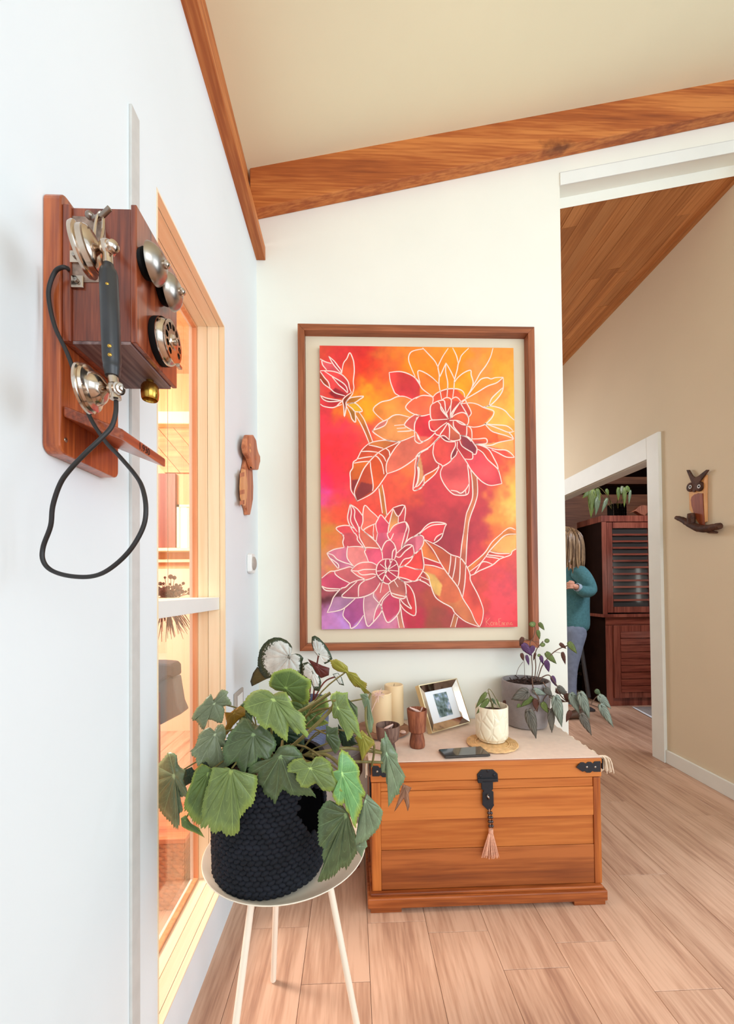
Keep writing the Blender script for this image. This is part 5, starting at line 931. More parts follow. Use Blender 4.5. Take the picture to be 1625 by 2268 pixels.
def ribbons(polys, wd, y, th, sm=True):
    mb = MB()
    for pl in polys:
        pl = (smooth2 if sm else list)([(min(max(a, KX0+0.002), KX1-0.002), min(max(b, KZ0+0.002), KZ1-0.002)) for a, b in pl]); m = len(pl); n = len(mb.v)
        for i, (a, b) in enumerate(pl):
            a0, b0 = pl[max(i-1, 0)]; a1, b1 = pl[min(i+1, m-1)]; L = math.hypot(a1-a0, b1-b0) or 1
            w_ = wd*(0.75+0.35*math.sin(math.pi*min(1, max(0, i/(m-1))))); ex, ez = -(b1-b0)/L*w_/2, (a1-a0)/L*w_/2
            mb.v += [(a+ex, y+0.0004, b+ez), (a+ex*0.5, y-th, b+ez*0.5), (a-ex*0.5, y-th, b-ez*0.5), (a-ex, y+0.0004, b-ez)]
        for i in range(m-1):
            q = n+4*i
            for k in range(3): mb.f.append((q+k, q+4+k, q+5+k, q+1+k))
    return mb
allp = []
for t, s in STROKES.items(): allp += parse(t, s)
ribbons(allp, 0.0060, yK, 0.0012).build('painted_outlines', line_m, canvas)['kind'] = 'stuff'
ribbons(parse(6, SIGN), 0.0026, yK, 0.0006, False).build('signature', plain('signature_paint', (246, 176, 140), 0.6), canvas)
# ------------------------------------------------------------ chest
yc0 = 1.475; CH = 0.5215
cx_l, cx_r = P(824, 1900, Y=yc0).x, P(1332, 1900, Y=yc0).x
ct = thing('wooden_chest', 'orange-brown wooden blanket chest with black iron latch under the painting', 'chest', ((cx_l+cx_r)/2, 1.71, 0))
zp = 0.064; zl = 0.452
BX('carcass', chestz_m, ct, cx_l+0.012, cx_r-0.012, yc0+0.006, 1.935, zp, zl-0.004)
zbs = [zp+0.001, 0.205, 0.311, 0.416, zl-0.003]
sxl, sxr = P(843.5, 1850, Y=yc0).x, P(1315.5, 1850, Y=yc0).x
yof = [0.0012, 0.0035, 0.0, 0.0028]
for i in range(4):
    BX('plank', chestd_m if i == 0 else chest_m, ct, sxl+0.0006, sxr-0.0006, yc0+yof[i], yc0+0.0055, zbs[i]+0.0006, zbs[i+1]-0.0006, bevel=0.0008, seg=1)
BX('corner_stile', chestz_m, ct, cx_l, sxl, yc0-0.001, yc0+0.0055, zp, zl-0.003, bevel=0.001); BX('corner_stile', chestz_m, ct, sxr, cx_r, yc0-0.001, yc0+0.0055, zp, zl-0.003, bevel=0.001)
for xs_, s_ in ((cx_l, 1), (cx_r, -1)):
    for j in range(3):
        BX('side_board', chest_m, ct, xs_, xs_+0.0115*s_, yc0+0.006, 1.936, zp+0.001+j*0.128, zp+0.127+j*0.128, bevel=0.001)
lid = BX('lid', chest_m, ct, cx_l-0.003, cx_r+0.003, yc0-0.004, 1.940, zl, CH, bevel=0.003)
BX('lid_moulding', chest_m, lid, cx_l-0.0025, cx_r+0.0025, yc0-0.008, yc0-0.0045, CH-0.018, CH-0.001, bevel=0.001)
pl0, pl1 = 0.045, 0.912
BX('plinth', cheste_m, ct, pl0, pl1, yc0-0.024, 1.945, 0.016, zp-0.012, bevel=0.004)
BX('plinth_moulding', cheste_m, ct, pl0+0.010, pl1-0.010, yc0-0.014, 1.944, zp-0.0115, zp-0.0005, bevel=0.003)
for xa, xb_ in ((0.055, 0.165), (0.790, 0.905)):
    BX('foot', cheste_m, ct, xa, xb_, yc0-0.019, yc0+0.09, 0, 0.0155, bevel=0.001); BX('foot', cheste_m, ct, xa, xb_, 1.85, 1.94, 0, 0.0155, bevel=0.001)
# latch
def LT(pts, y): return [P(1030+u/9.86, 1690+v/9.86, Y=y) for u, v in pts]
la = MB().prism(LT([(255, 240), (345, 140), (600, 135), (700, 225), (710, 330), (700, 400), (265, 410)], yc0-0.0045), (0, -0.004, 0)).build('latch_plate', iron_m, ct, bevel=0.001)
MB().prism(LT([(265, 340), (705, 330), (715, 400), (600, 410), (600, 395), (370, 400), (370, 430), (275, 430)], yc0-0.009), (0, -0.004, 0)).build('latch_knuckle', iron_m, la, bevel=0.001)
MB().prism(LT([(345, 410), (600, 400), (600, 560), (570, 590), (610, 620), (615, 880), (625, 910), (540, 1040), (510, 1040), (365, 900), (370, 860), (370, 640), (400, 600), (350, 560)], yc0-0.0085), (0, -0.004, 0)).build('hasp', iron_m, la, bevel=0.001)
for u, v in ((490, 170), (330, 285), (628, 265)):
    MB().ball(P(1030+u/9.86, 1690+v/9.86, Y=yc0-0.009), 0.005, 10, 6, (1, .5, 1)).build('rivet', iron_m, la, smooth=True)
MB().tube(spline([P(1030+u/9.86, 1690+v/9.86, Y=yc0-d) for u, v, d in ((495, 680, .012), (485, 720, .020), (515, 760, .022), (500, 790, .012))], 4), 0.003, 8).build('staple', steel, la, smooth=True)
def corner(pts, xe):
    c_ = MB().prism([P(u, v, Y=yc0-0.0085) for u, v in pts], (0, -0.003, 0)).build('corner_bracket', iron_m, ct, bevel=0.001); return c_
rp_ = [(1275, 1699), (1285, 1688), (1292, 1688), (1296, 1691), (1301, 1687), (1308, 1687), (1312, 1691), (1316, 1686), (1329, 1685.5), (1329, 1709), (1314, 1709), (1311, 1707), (1306, 1711), (1298, 1711), (1294, 1707), (1289, 1709)]
cb1 = corner(rp_, cx_r); cb2 = corner([(824+(1329-u)*1.0, v+10) for u, v in rp_][::-1], cx_l)
BX('bracket_side', iron_m, cb1, cx_r+0.0035, cx_r+0.006, yc0-0.010, yc0+0.07, CH-0.040, CH-0.002); BX('bracket_side', iron_m, cb2, cx_l-0.006, cx_l-0.0035, yc0-0.010, yc0+0.07, CH-0.040, CH-0.002)
BX('side_handle_plate', iron_m, ct, cx_l-0.006, cx_l-0.0005, yc0+0.02, yc0+0.05, 0.33, 0.45, bevel=0.001)
for c_, us in ((cb1, (1299.5, 1318)), (cb2, (835, 853.5))):
    for u in us: MB().ball(P(u, 1699 if u > 1000 else 1709, Y=yc0-0.012), 0.0042, 10, 6, (1, .5, 1)).build('rivet', steel, c_, smooth=True)
# tassel with beads
ts = thing('beaded_tassel', 'pink cotton tassel with dark beads hanging from the chest latch', 'tassel', P(1084, 1900, Y=yc0-0.02))
for i in range(4):
    for j in range(2):
        MB().ball(P(1030+(512+i*8+j*50)/9.86, 1690+(1090+i*95)/9.86, Y=yc0-0.013), 0.0062, 14, 10).build('bead', bead_m, ts, smooth=True)
MB().tube([P(1083, 1792, Y=yc0-0.014), P(1086, 1838, Y=yc0-0.014)], 0.0012, 6).build('string', tassel_p, ts)
MB().lathe([(0.0003, 0.014), (0.008, 0.013), (0.0085, 0.0), (0.007, -0.002), (0.0003, -0.003)], P(1030+560/9.86, 1690+1520/9.86, Y=yc0-0.013), (0, 0, 1), 16).build('tassel_cap', tassel_p, ts, smooth=True)
mb = MB(); rt = random.Random(3)
for i in range(75):
    f_ = rt.uniform(-1, 1); u0, u1 = 560+f_*45, 550+f_*195; v1 = rt.uniform(2010, 2110)-abs(f_)*35
    y_ = yc0-0.013-rt.uniform(-0.006, 0.008)
    mb.tube(spline([P(1030+u0/9.86, 1690+1525/9.86, Y=yc0-0.013), P(1030+(u0*0.45+u1*0.55+rt.uniform(-9, 9))/9.86, 1690+1800/9.86, Y=y_), P(1030+u1/9.86, 1690+v1/9.86, Y=y_)], 2), 0.0010, 4)
mb.build('threads', tassel_p, ts)['kind'] = 'stuff'
# cotton runner on the lid
rn = thing('table_runner', 'pale pink cotton runner with knotted tassels covering the chest lid', 'runner', (0.45, 1.7, CH))
zr = CH+0.0006
mb = MB(); nu, nv = 60, 26; rr = random.Random(8)
xl_, xr_ = cx_l-0.010, cx_r+0.004
for top_ in (1, 0):
    for j in range(nv+1):
        for i in range(nu+1):
            x_ = xl_+(xr_-xl_)*i/nu; y_ = (yc0-0.0035)+(1.938-yc0)*j/nv
            z_ = zr+(0.0022 if top_ else 0)+(0.0008*math.sin(x_*31+y_*9) if top_ else 0)
            if j == 0: z_ += 0.0
            for fx_ in (0.305, 0.60):
                if top_: z_ += 0.0018*math.exp(-((x_-fx_)/0.006)**2)
            mb.v.append((x_, y_, z_))
w_ = nu+1; t0 = w_*(nv+1)
for j in range(nv):
    for i in range(nu):
        q = j*w_+i; mb.f += [(q, q+1, q+w_+1, q+w_), (t0+q, t0+q+w_, t0+q+w_+1, t0+q+1)]
for i in range(nu): mb.f.append((i, t0+i, t0+i+1, i+1)); q = nv*w_+i; mb.f.append((q, q+1, t0+q+1, t0+q))
for j in range(nv): q = j*w_; mb.f.append((q, q+w_, t0+q+w_, t0+q)); q += nu; mb.f.append((q, t0+q, t0+q+w_, q+w_))
mb.build('cloth', cloth_m, rn, smooth=True)
def fringe(base_pt, spread, ln, n, seed, nm='corner_tassel'):
    mb = MB(); r_ = random.Random(seed)
    for i in range(n):
        d = Vector((r_.uniform(*spread), r_.uniform(-0.012, 0.03), -ln*r_.uniform(.8, 1.05)))
        mb.tube(spline([base_pt, base_pt+Vector((d.x*0.8, d.y*0.4, d.z*0.15)), base_pt+d], 3), 0.0013, 4)
    o = mb.build(nm, tassel_m, rn); o['kind'] = 'stuff'
fringe(Vector((xr_-0.002, yc0+0.012, zr+0.001)), (0.006, 0.052), 0.062, 60, 1)
for k in range(8):
    fringe(Vector((xr_-0.001, yc0+0.06+k*0.05, zr+0.001)), (0.004, 0.02), 0.05, 14, 10+k, 'fringe_knot')
for k in range(6):
    fringe(Vector((xl_+0.001, yc0+0.012+k*0.06, zr+0.001)), (-0.012, -0.002), 0.055, 22, 30+k, 'fringe_knot')
ZT = zr+0.0032
# ------------------------------------------------------------ leaves
lolive = leaf_mat('leaf_olive_green', (104, 120, 68), (170, 190, 110), (150, 170, 80))
ldark = leaf_mat('leaf_dark_green', (76, 88, 58), (130, 152, 104), (100, 124, 80), rough=0.35)
lgrey = leaf_mat('leaf_grey_green', (112, 120, 92), (176, 186, 148), (140, 150, 110), rough=0.3)
lteal = leaf_mat('leaf_blue_green', (112, 126, 98), (170, 200, 160), (130, 160, 120), rough=0.3)
lbright = leaf_mat('leaf_bright_green', (104, 150, 92), (180, 220, 140), (170, 180, 60), rough=0.35)
lmid = leaf_mat('leaf_mid_green', (88, 108, 56), (146, 172, 92), (160, 176, 70))
lyel = leaf_mat('leaf_yellow_olive', (136, 130, 48), (186, 180, 90), (160, 140, 60))
lamber = leaf_mat('leaf_amber', (144, 104, 30), (186, 150, 70), (150, 110, 40))
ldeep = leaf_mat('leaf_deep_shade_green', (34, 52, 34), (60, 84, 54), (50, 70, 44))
lbrown = leaf_mat('leaf_withered_brown', (150, 108, 84), (110, 80, 60), (120, 84, 66), rough=0.7)
lrex = leaf_mat('leaf_silver', (206, 212, 206), (130, 132, 122), (52, 66, 44), rough=0.4, rex=True, vw=0.018)
lrexb = leaf_mat('leaf_rex_edge_olive', (84, 76, 42), (50, 44, 26), (40, 34, 24), vw=0.02)
lmaroon = leaf_mat('leaf_maroon_underside', (104, 48, 42), (140, 80, 70), (80, 40, 34))
lsilv = leaf_mat('leaf_silver_green_veined', (136, 146, 132), (70, 78, 68), (96, 104, 90), rough=0.4, vw=0.06)
lsilvb = leaf_mat('leaf_grey_brown', (104, 98, 88), (60, 58, 52), (84, 74, 62), rough=0.5, vw=0.06)
lpurple = leaf_mat('leaf_purple', (92, 58, 96), (120, 80, 120), (70, 40, 74), rough=0.5)
lbrn2 = leaf_mat('leaf_dark_red_brown', (92, 54, 42), (120, 76, 60), (70, 40, 32), rough=0.6)
lpatch = leaf_mat('leaf_patched_olive', (98, 112, 56), (150, 160, 100), (60, 66, 34), rough=0.5)
LRND = random.Random(21)
def leaf(parent, pts, c, Y, mat, gx=0.0, gy=0.0, cup=0.06, serr=0.028, n=112, rings=6, pleat=0.0042, name='leaf', wave=0.006, label=None, gener=True):
    pts = [np.array(p, float) for p in pts]; m = len(pts); c = np.array(c, float)
    # resample the outline
    seg = [np.linalg.norm(pts[(i+1) % m]-pts[i]) for i in range(m)]; tot = sum(seg); out = []
    acc = 0; i = 0
    for k in range(n):
        d = tot*k/n
        while d > acc+seg[i]: acc += seg[i]; i += 1
        t = (d-acc)/seg[i]; out.append(pts[i]*(1-t)+pts[(i+1) % m]*t)
    out = np.array(out)
    size = np.sqrt(((out-c)**2).sum(1)).mean()
    dist = np.sqrt(((out-c)**2).sum(1)); veins = []
    order = np.argsort(-dist)
    gap = max(4, n//10)
    for k in order:
        if all(min((k-v) % n, (v-k) % n) >= gap for v in veins): veins.append(k)
        if len(veins) >= 8: break
    SF = [1.0]*n
    if serr:
        for k in range(n):
            f = 1+(serr if k % 2 else -serr*0.8)*LRND.uniform(0.1, 1.7)
            SF[k] = 1.0 if k in veins else f
    ph = LRND.uniform(0, 6.28); V = []; A = []
    V.append((c, 0.0, 1.0, 0.0, 0.0)); sz_m = size/CF*Y
    R = [((j+1)/rings) for j in range(rings)]
    vd = [min(min((k-v) % n, (v-k) % n) for v in veins) for k in range(n)]
    for j, r in enumerate(R):
        for k in range(n):
            p = c+(out[k]-c)*r*(1+(SF[k]-1)*(r**7)); an = math.atan2(out[k][1]-c[1], out[k][0]-c[0])
            pl = -pleat*(1 if vd[k] else -0.2)*min(vd[k]/(n/30.0), 1.0)*math.sin(math.pi*min(r, .95)) if vd[k] else 0.0
            dy = cup*r*r*sz_m*1.0+pl*sz_m*10+wave*math.sin(an*3+ph)*r*r*sz_m*12
            V.append((p, dy, max(0.0, 1-vd[k]/2.0), r, vd[k]/(n/12.0)))
    co = []
    for p, dy, a, r, b in V:
        y = Y+gx*(p[0]-c[0])+gy*(p[1]-c[1])+dy
        co.append(P(p[0], p[1], Y=y))
    F = [(0, 1+(k+1) % n, 1+k) for k in range(n)]
    for j in range(rings-1):
        for k in range(n):
            a_ = 1+j*n+k; b_ = 1+j*n+(k+1) % n; F.append((a_, b_, b_+n, a_+n))
    off = Vector((0, 0, 0)); q = parent
    while q is not None: off += q.location; q = q.parent
    me = bpy.data.meshes.new(name); me.from_pydata([tuple(v-off) for v in co], [], F)
    ca = me.color_attributes.new('lf', 'FLOAT_COLOR', 'POINT')
    arr = np.array([(a, r, b, 1.0) for p, dy, a, r, b in V]).ravel(); ca.data.foreach_set('color', arr)
    me.materials.append(mat); me.polygons.foreach_set('use_smooth', [True]*len(me.polygons))
    o = bpy.data.objects.new(name, me); COL.objects.link(o); o.parent = parent
    s = o.modifiers.new('thick', 'SOLIDIFY'); s.thickness = 0.0007
    if label: o['label'] = label
    return co[0]
def crop(ox, oy, s, txt): 
    n = [float(q) for q in txt.replace(',', ' ').split()]; return [(ox+n[i]/s, oy+n[i+1]/s) for i in range(0, len(n), 2)]
CA = lambda t: crop(330, 1380, 2.708, t)
CD = lambda t: crop(540, 1390, 7.386, t)
CE = lambda t: crop(340, 1480, 5.671, t)
CFF = lambda t: crop(660, 1480, 4.537, t)
CG = lambda t: crop(1030, 1360, 4.643, t)
CH_ = lambda t: crop(790, 1480, 4.167, t)
# ------------------------------------------------------------ tray stand
TX, TY, TZ = -0.1722, 1.0457, 0.5031
st = thing('plant_stand', 'off-white round tray plant stand on three thin legs', 'plant stand', (TX, TY, 0))
MB().lathe([(0.0003, -0.024), (0.150, -0.024), (0.178, -0.016), (0.1955, -0.004), (0.2, 0.0), (0.1985, 0.0012), (0.1945, 0.0), (0.176, -0.012), (0.148, -0.0195), (0.0003, -0.0195)], (TX, TY, TZ), (0, 0, 1), 72).build('tray', stand_m, st, smooth=True)
for a, ft in ((232, (-0.287, 0.899)), (348, (0.014, 1.022)), (112, (-0.2416, 1.2178))):
    a = math.radians(a); t_ = Vector((TX+0.10*math.cos(a), TY+0.10*math.sin(a), TZ-0.024)); f_ = Vector((ft[0], ft[1], 0.006))
    d = (f_-t_).normalized()
    mb = MB().tube([t_, f_], 0.0082, 16); mb.ball((f_.x, f_.y, 0.008), 0.0080, 12, 8); mb.build('leg', stand_m, st, smooth=True)
# basket
KX, KY, KR, KZ = -0.204, 1.006, 0.128, TZ-0.0195
kb = thing('woven_planter', 'navy black braided cord basket planter with a hand hole on the tray stand', 'planter', (KX, KY, KZ))
H = 0.262
MB().lathe([(0.0003, 0.0005), (KR-0.012, 0.0005), (KR-0.004, 0.01), (KR-0.004, H-0.004), (KR-0.010, H-0.004), (KR-0.012, 0.02), (0.0003, 0.02)], (KX, KY, KZ), (0, 0, 1), 48).build('liner', blackd_m, kb, smooth=True)
MB().lathe([(0.0003, H-0.05), (KR-0.0125, H-0.05)], (KX, KY, KZ), (0, 0, 1), 24).build('soil', soil_m, kb)
mb = MB(); rows = 23; rk = random.Random(12)
for j in range(rows):
    z = KZ+0.006+(j+0.5)*(H-0.008)/rows; nn = 52
    rad = KR*(0.955 if j == 0 else 1.0)*(1+0.015*math.sin(j/rows*3.1))
    for i in range(nn):
        a = 2*math.pi*(i+0.5*(j % 2))/nn+0.01*j
        p = Vector((KX+rad*math.cos(a), KY+rad*math.sin(a), z))
        if p.y < KY:
            u_ = (p.x/p.y)*900+787; v_ = 1309+(HC-p.z)/p.y*900
            if ((u_-700)/34)**2+((v_-1790)/50)**2 < 1: continue
        M = Matrix.Rotation(a, 3, 'Z') @ Matrix.Rotation(0.38 if j % 2 else -0.38, 3, 'X')
        mb.ball(p, 0.0098*rk.uniform(.92, 1.08), 8, 5, (0.72, 1.12, 0.66), M)
o = mb.build('cord_braid', basket_m, kb, smooth=True); o['kind'] = 'stuff'
MB().lathe([(KR-0.008, 0.0), (KR+0.004, 0.001), (KR+0.006, 0.006), (KR-0.002, 0.010), (KR-0.008, 0.008)], (KX, KY, KZ+H-0.008), (0, 0, 1), 48).build('rim', basket_m, kb, smooth=True)
# begonia
bg_ = thing('begonia', 'large green begonia with jagged drooping leaves in the black braided planter', 'plant', (KX, KY, KZ+H-0.05))
BEG = [
('745,430 715,405 670,398 620,410 590,440 568,470 572,510 600,545 640,560 655,600 700,640 725,625 760,660 828,718 832,670 838,610 870,650 893,672 905,650 950,690 958,665 940,640 935,570 915,540 880,520 865,500 840,450 822,415 780,412', '745,455', CA, .86, lolive, 0, -.0003),
('800,410 760,405 722,380 720,350 740,300 790,280 850,272 890,290 930,320 965,340 975,370 960,400 965,440 955,480 925,490 880,470 860,470 845,440', '818,390', CA, .95, lmid, 0, .0004),
('1230,690 1200,640 1120,620 1060,680 1000,770 940,830 920,920 870,1000 870,1090 900,1170 930,1230 1030,1170 1060,1240 1110,1320 1130,1380 1170,1240 1220,1240 1290,1200 1310,1120 1380,1130 1470,1210 1480,1150 1470,1080 1530,1020 1540,930 1500,850 1430,770 1340,710 1290,740', '1258,825', CE, .875, ldark, 0, -.0003),
('760,790 700,740 620,780 560,850 550,920 510,1000 465,1040 480,1100 530,1120 545,1200 570,1230 620,1180 660,1170 700,1230 740,1250 830,1280 900,1260 930,1230 880,1150 850,1080 810,1010 860,990 925,990 890,920 910,850 900,760 870,700 800,720', '777,822', CE, .92, lgrey, .0002, -.0002),
('740,400 720,320 660,380 620,440 540,500 510,560 482,610 490,670 520,640 560,690 600,750 635,770 650,700 680,640 740,650 800,680 860,690 880,600 890,520 870,480 930,460 985,460 960,400 920,340 940,300 890,270 850,270 810,320 780,370', '765,440', CE, .96, lgrey, 0, 0),
('240,1060 180,1060 120,1140 60,1200 -20,1260 -60,1400 -40,1560 -10,1700 20,1760 60,1740 130,1850 210,1930 290,2030 330,1950 320,1820 370,1790 330,1620 440,1600 410,1500 370,1400 420,1320 400,1280 340,1250 300,1200 290,1090', '262,1342', CE, 1.0, lteal, -.0003, -.0001),
('960,1290 920,1240 830,1270 740,1240 720,1330 690,1440 650,1560 620,1700 610,1830 620,1900 580,2000 690,1980 740,2080 830,2040 900,2080 1010,2100 1080,2040 1080,1900 1150,1790 1240,1710 1270,1620 1300,1500 1310,1400 1290,1340 1170,1360 1130,1330 1060,1280', '975,1268', CE, .842, lolive, 0, -.00005),
('600,1200 540,1260 500,1330 470,1440 420,1560 380,1700 390,1780 430,1800 450,1850 500,1920 560,1970 620,1970 640,1700 720,1400 760,1350 740,1270 660,1220', '690,1310', CE, .88, lmid, 0, 0),
('190,1170 220,1150 250,1200 300,1230 330,1285 270,1255 230,1240 195,1220', '215,1180', CA, .93, lmid, 0, 0),
('780,740 830,728 870,735 905,770 925,800 900,850 890,900 940,950 970,990 1000,1040 920,1035 850,1035 810,1000 790,1010 755,1085 740,1060 690,1030 680,990 650,960 650,900 590,910 600,860 650,830 700,840 740,800', '787,795', CA, .855, ldark, 0, 0),
('975,830 1000,800 1040,800 1080,830 1100,870 1130,960 1160,1010 1110,1000 1080,1010 1040,1005 1000,960 950,990 910,985 900,960 880,940 885,900 830,895 830,850 870,815 920,810 945,835', '965,870', CA, .835, lolive, 0, -.0002),
('400,1020 400,930 415,850 440,818 500,850 560,920 600,980 625,1040 610,1100 640,1170 680,1260 670,1300 640,1290 650,1400 620,1440 590,1530 578,1620 545,1560 520,1470 480,1430 480,1330 440,1380 400,1380 345,1290 350,1240 420,1230 390,1150 350,1090 340,1040', '438,1055', CFF, .83, lbright, .0004, 0),
('400,1370 310,1320 250,1370 200,1440 210,1540 200,1650 210,1790 260,1800 240,1870 260,1960 190,2150 300,2130 380,2060 430,2000 490,2010 540,1940 590,1850 570,1750 570,1650 540,1560 500,1440', '485,1462', CFF, .845, ldark, .0002, 0),
('690,1260 760,1330 820,1390 850,1440 830,1560 800,1620 740,1680 690,1730 620,1760 560,1790 580,1700 600,1560 620,1440 660,1350', '672,1320', CFF, .86, lteal, 0, 0),
('560,1790 680,1720 695,1790 660,1830 640,1900 610,1860', '620,1790', CFF, .88, lteal, 0, 0),
('870,630 900,690 950,780 1000,870 1000,940 1050,1030 1080,1090 1060,1150 1020,1200 1020,1260 970,1290 940,1340 905,1400 920,1300 910,1200 880,1140 895,1060 840,1050 830,990 830,900 825,800 835,710 870,700', '888,855', CFF, 1.02, lteal, .0003, 0),
('1050,1160 1140,1200 1110,1260 1120,1380 1100,1440 1080,1360 1060,1310 1020,1370 965,1445 1010,1300', '1070,1200', CFF, 1.04, lbrown, 0, 0),
('330,260 390,230 440,250 500,240 495,300 520,380 590,500 610,560 620,640 640,710 600,690 560,640 540,680 500,740 470,640 420,570 400,510 350,500 340,430 350,370 320,300', '395,398', CFF, .90, lolive, .0002, 0),
('440,250 500,240 500,330 560,370 595,390 600,500 560,560 500,480 450,330', '480,290', CFF, .93, ldark, 0, 0),
('1085,225 1120,215 1160,235 1190,260 1195,290 1240,300 1270,340 1305,360 1300,400 1330,420 1300,430 1270,390 1230,380 1200,340 1180,300 1130,290 1100,270', '1185,290', CA, .97, lyel, 0, .0006),
('620,260 690,250 720,330 730,450 760,530 740,640 700,670 710,560 680,480 660,380', '700,300', CFF, .98, lteal, 0, 0),
('640,620 700,680 760,720 770,760 730,800 690,850 640,940 630,880 600,760 570,700', '650,680', CFF, .95, lyel, 0, 0),
('280,570 340,600 400,590 400,680 430,740 410,820 370,860 320,780 280,720', '290,670', CFF, .93, ldark, 0, 0),
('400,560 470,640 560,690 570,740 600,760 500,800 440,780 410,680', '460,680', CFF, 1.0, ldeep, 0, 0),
('890,550 950,570 1010,520 1090,470 1150,500 1150,590 1080,640 1000,720 950,800 900,860 880,780 920,700', '1010,560', CE, .98, lamber, 0, 0),
('1090,460 1160,420 1250,560 1230,700 1180,800 1060,740 1080,620', '1160,560', CE, 1.0, ldark, 0, 0),
('1000,1500 1100,1540 1000,1440 1150,1380 1290,1440 1310,1560 1350,1640 1300,1600 1190,1640', '1180,1440', CE, .90, lmid, 0, 0),
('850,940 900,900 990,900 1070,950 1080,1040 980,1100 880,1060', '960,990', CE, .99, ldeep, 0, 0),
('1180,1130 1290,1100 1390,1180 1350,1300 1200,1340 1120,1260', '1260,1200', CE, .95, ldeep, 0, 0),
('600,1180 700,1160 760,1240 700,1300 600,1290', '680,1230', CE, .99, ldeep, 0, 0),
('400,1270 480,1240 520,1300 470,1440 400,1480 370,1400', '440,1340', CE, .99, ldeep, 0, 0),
('820,480 900,440 960,480 1060,420 1080,500 1030,560 1080,600 960,640 860,600', '930,520', CA, 1.05, lmid, 0, 0),
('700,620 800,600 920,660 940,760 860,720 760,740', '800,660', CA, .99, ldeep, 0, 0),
]
base_ = Vector((KX, KY, KZ+H-0.052))
for i, (o_, c_, fn, Y, m_, gx_, gy_) in enumerate(BEG):
    cc = leaf(bg_, fn(o_), fn(c_)[0], Y, m_, gx_, gy_, cup=0.12, name='leaf', label='withered brown leaf end' if m_ is lbrown else None)
    b0 = base_+Vector((LRND.uniform(-.05, .05), LRND.uniform(-.03, .05), 0))
    e = cc+Vector((0, 0.004, 0)); mid = (b0+e)/2+Vector((0, 0.02, 0.05))
    mid.z = max(mid.z, KZ+H+0.01)
    if m_ is not lbrown: MB().tube(spline([b0, mid, e], 5), [0.0030]*6+[0.0026]*3+[0.0020]*2 if Y < .93 else 0.0019, 7).build('stem', stem_m, bg_, smooth=True)
# the two thick arching stems in front and the ones reaching right
for pts, r in (([(850,745,.94),(960,650,.92),(1090,520,.92),(1110,460,.9)], .0042), ([(880,540,.98),(980,490,.97),(1085,420,.96)], .0040), ([(940,790,.93),(1050,770,.93),(1180,750,.95),(1300,765,.98),(1390,778,1.01)], .0036), ([(980,790,.91),(1060,790,.90),(1110,820,.88),(1150,860,.86)], .0038), ([(1180,830,.96),(1290,832,1.0),(1400,836,1.02)], .0034), ([(1330,420,.99),(1300,520,.98),(1310,640,.97),(1350,740,.98),(1335,860,.99)], .0028)):
    q = [P(*CA('%g,%g' % (u, v))[0], Y=y) for u, v, y in pts]; MB().tube(spline(q, 5), r, 8).build('stem', stem_m, bg_, smooth=True)
# ------------------------------------------------------------ corner stool, vase, silver begonia
sx, sy, sr = -0.12, 1.70, 0.155
so2 = thing('round_stool', 'round grey padded stool in the corner left of the chest', 'stool', (sx, sy, 0))
MB().lathe([(0.0003, 0.39), (sr-0.006, 0.39), (sr, 0.40), (sr, 0.50), (sr-0.01, 0.515), (0.0003, 0.52)], (sx, sy, 0), (0, 0, 1), 56).build('upholstery', grey_m, so2, smooth=True)
MB().lathe([(sr+0.0005, 0.494), (sr+0.003, 0.497), (sr+0.0005, 0.5)], (sx, sy, 0), (0, 0, 1), 56).build('piping', grey_m, so2, smooth=True)
for k_ in range(3):
    a = 2.1+k_*2.094; MB().tube([(sx+0.10*math.cos(a), sy+0.10*math.sin(a), 0.3895), (sx+0.13*math.cos(a), sy+0.13*math.sin(a), 0.0)], 0.010, 8).build('leg', cab_m, so2)
vs = thing('ribbed_vase', 'ribbed navy and white planter behind the begonia leaves on the grey stool', 'vase', (-0.175, 1.66, 0.52))
prof = [(0.0003, 0.0003), (0.050, 0.0003)]
for i in range(26):
    z = 0.005+i*0.0068; r = 0.056+0.016*math.sin(i/26*2.6); prof += [(r, z), (r+0.003, z+0.0034)]
prof += [(0.066, 0.19), (0.060, 0.19), (0.058, 0.16), (0.0003, 0.16)]
MB().lathe(prof, (-0.175, 1.66, 0.5203), (0, 0, 1), 40).build('body', vase_m, vs, smooth=True)
rx = thing('silver_begonia', 'begonia with round silver leaves edged dark green behind the green one', 'plant', (-0.175, 1.66, 0.69))
REX = [('760,450 790,330 760,270 700,210 600,165 500,160 400,200 320,270 260,370 230,500 225,620 270,740 350,830 430,820 560,760 700,790 850,800 940,760 960,640 950,560 975,500 920,440 850,425 800,440', '740,480', 1.50, lrex, 0),
('220,640 150,740 105,880 130,960 250,900 370,840 430,820 300,760 260,700', '330,800', 1.52, lrexb, 0),
('1110,150 1160,130 1230,170 1310,250 1370,330 1420,430 1450,510 1400,560 1320,600 1290,500 1200,460 1130,360 1105,250', '1220,440', 1.50, lrex, 0),
('950,590 1040,560 1120,620 1180,740 1240,800 1265,900 1240,1040 1150,1030 1100,900 940,780', '1120,720', 1.50, lrex, 0),
('1040,510 1150,560 1280,620 1400,660 1390,780 1260,830 1180,760 1120,640', '1200,640', 1.54, lmaroon, 0),
('1450,760 1540,740 1600,820 1640,950 1560,930 1500,840', '1530,800', 1.50, lrex, 0)]
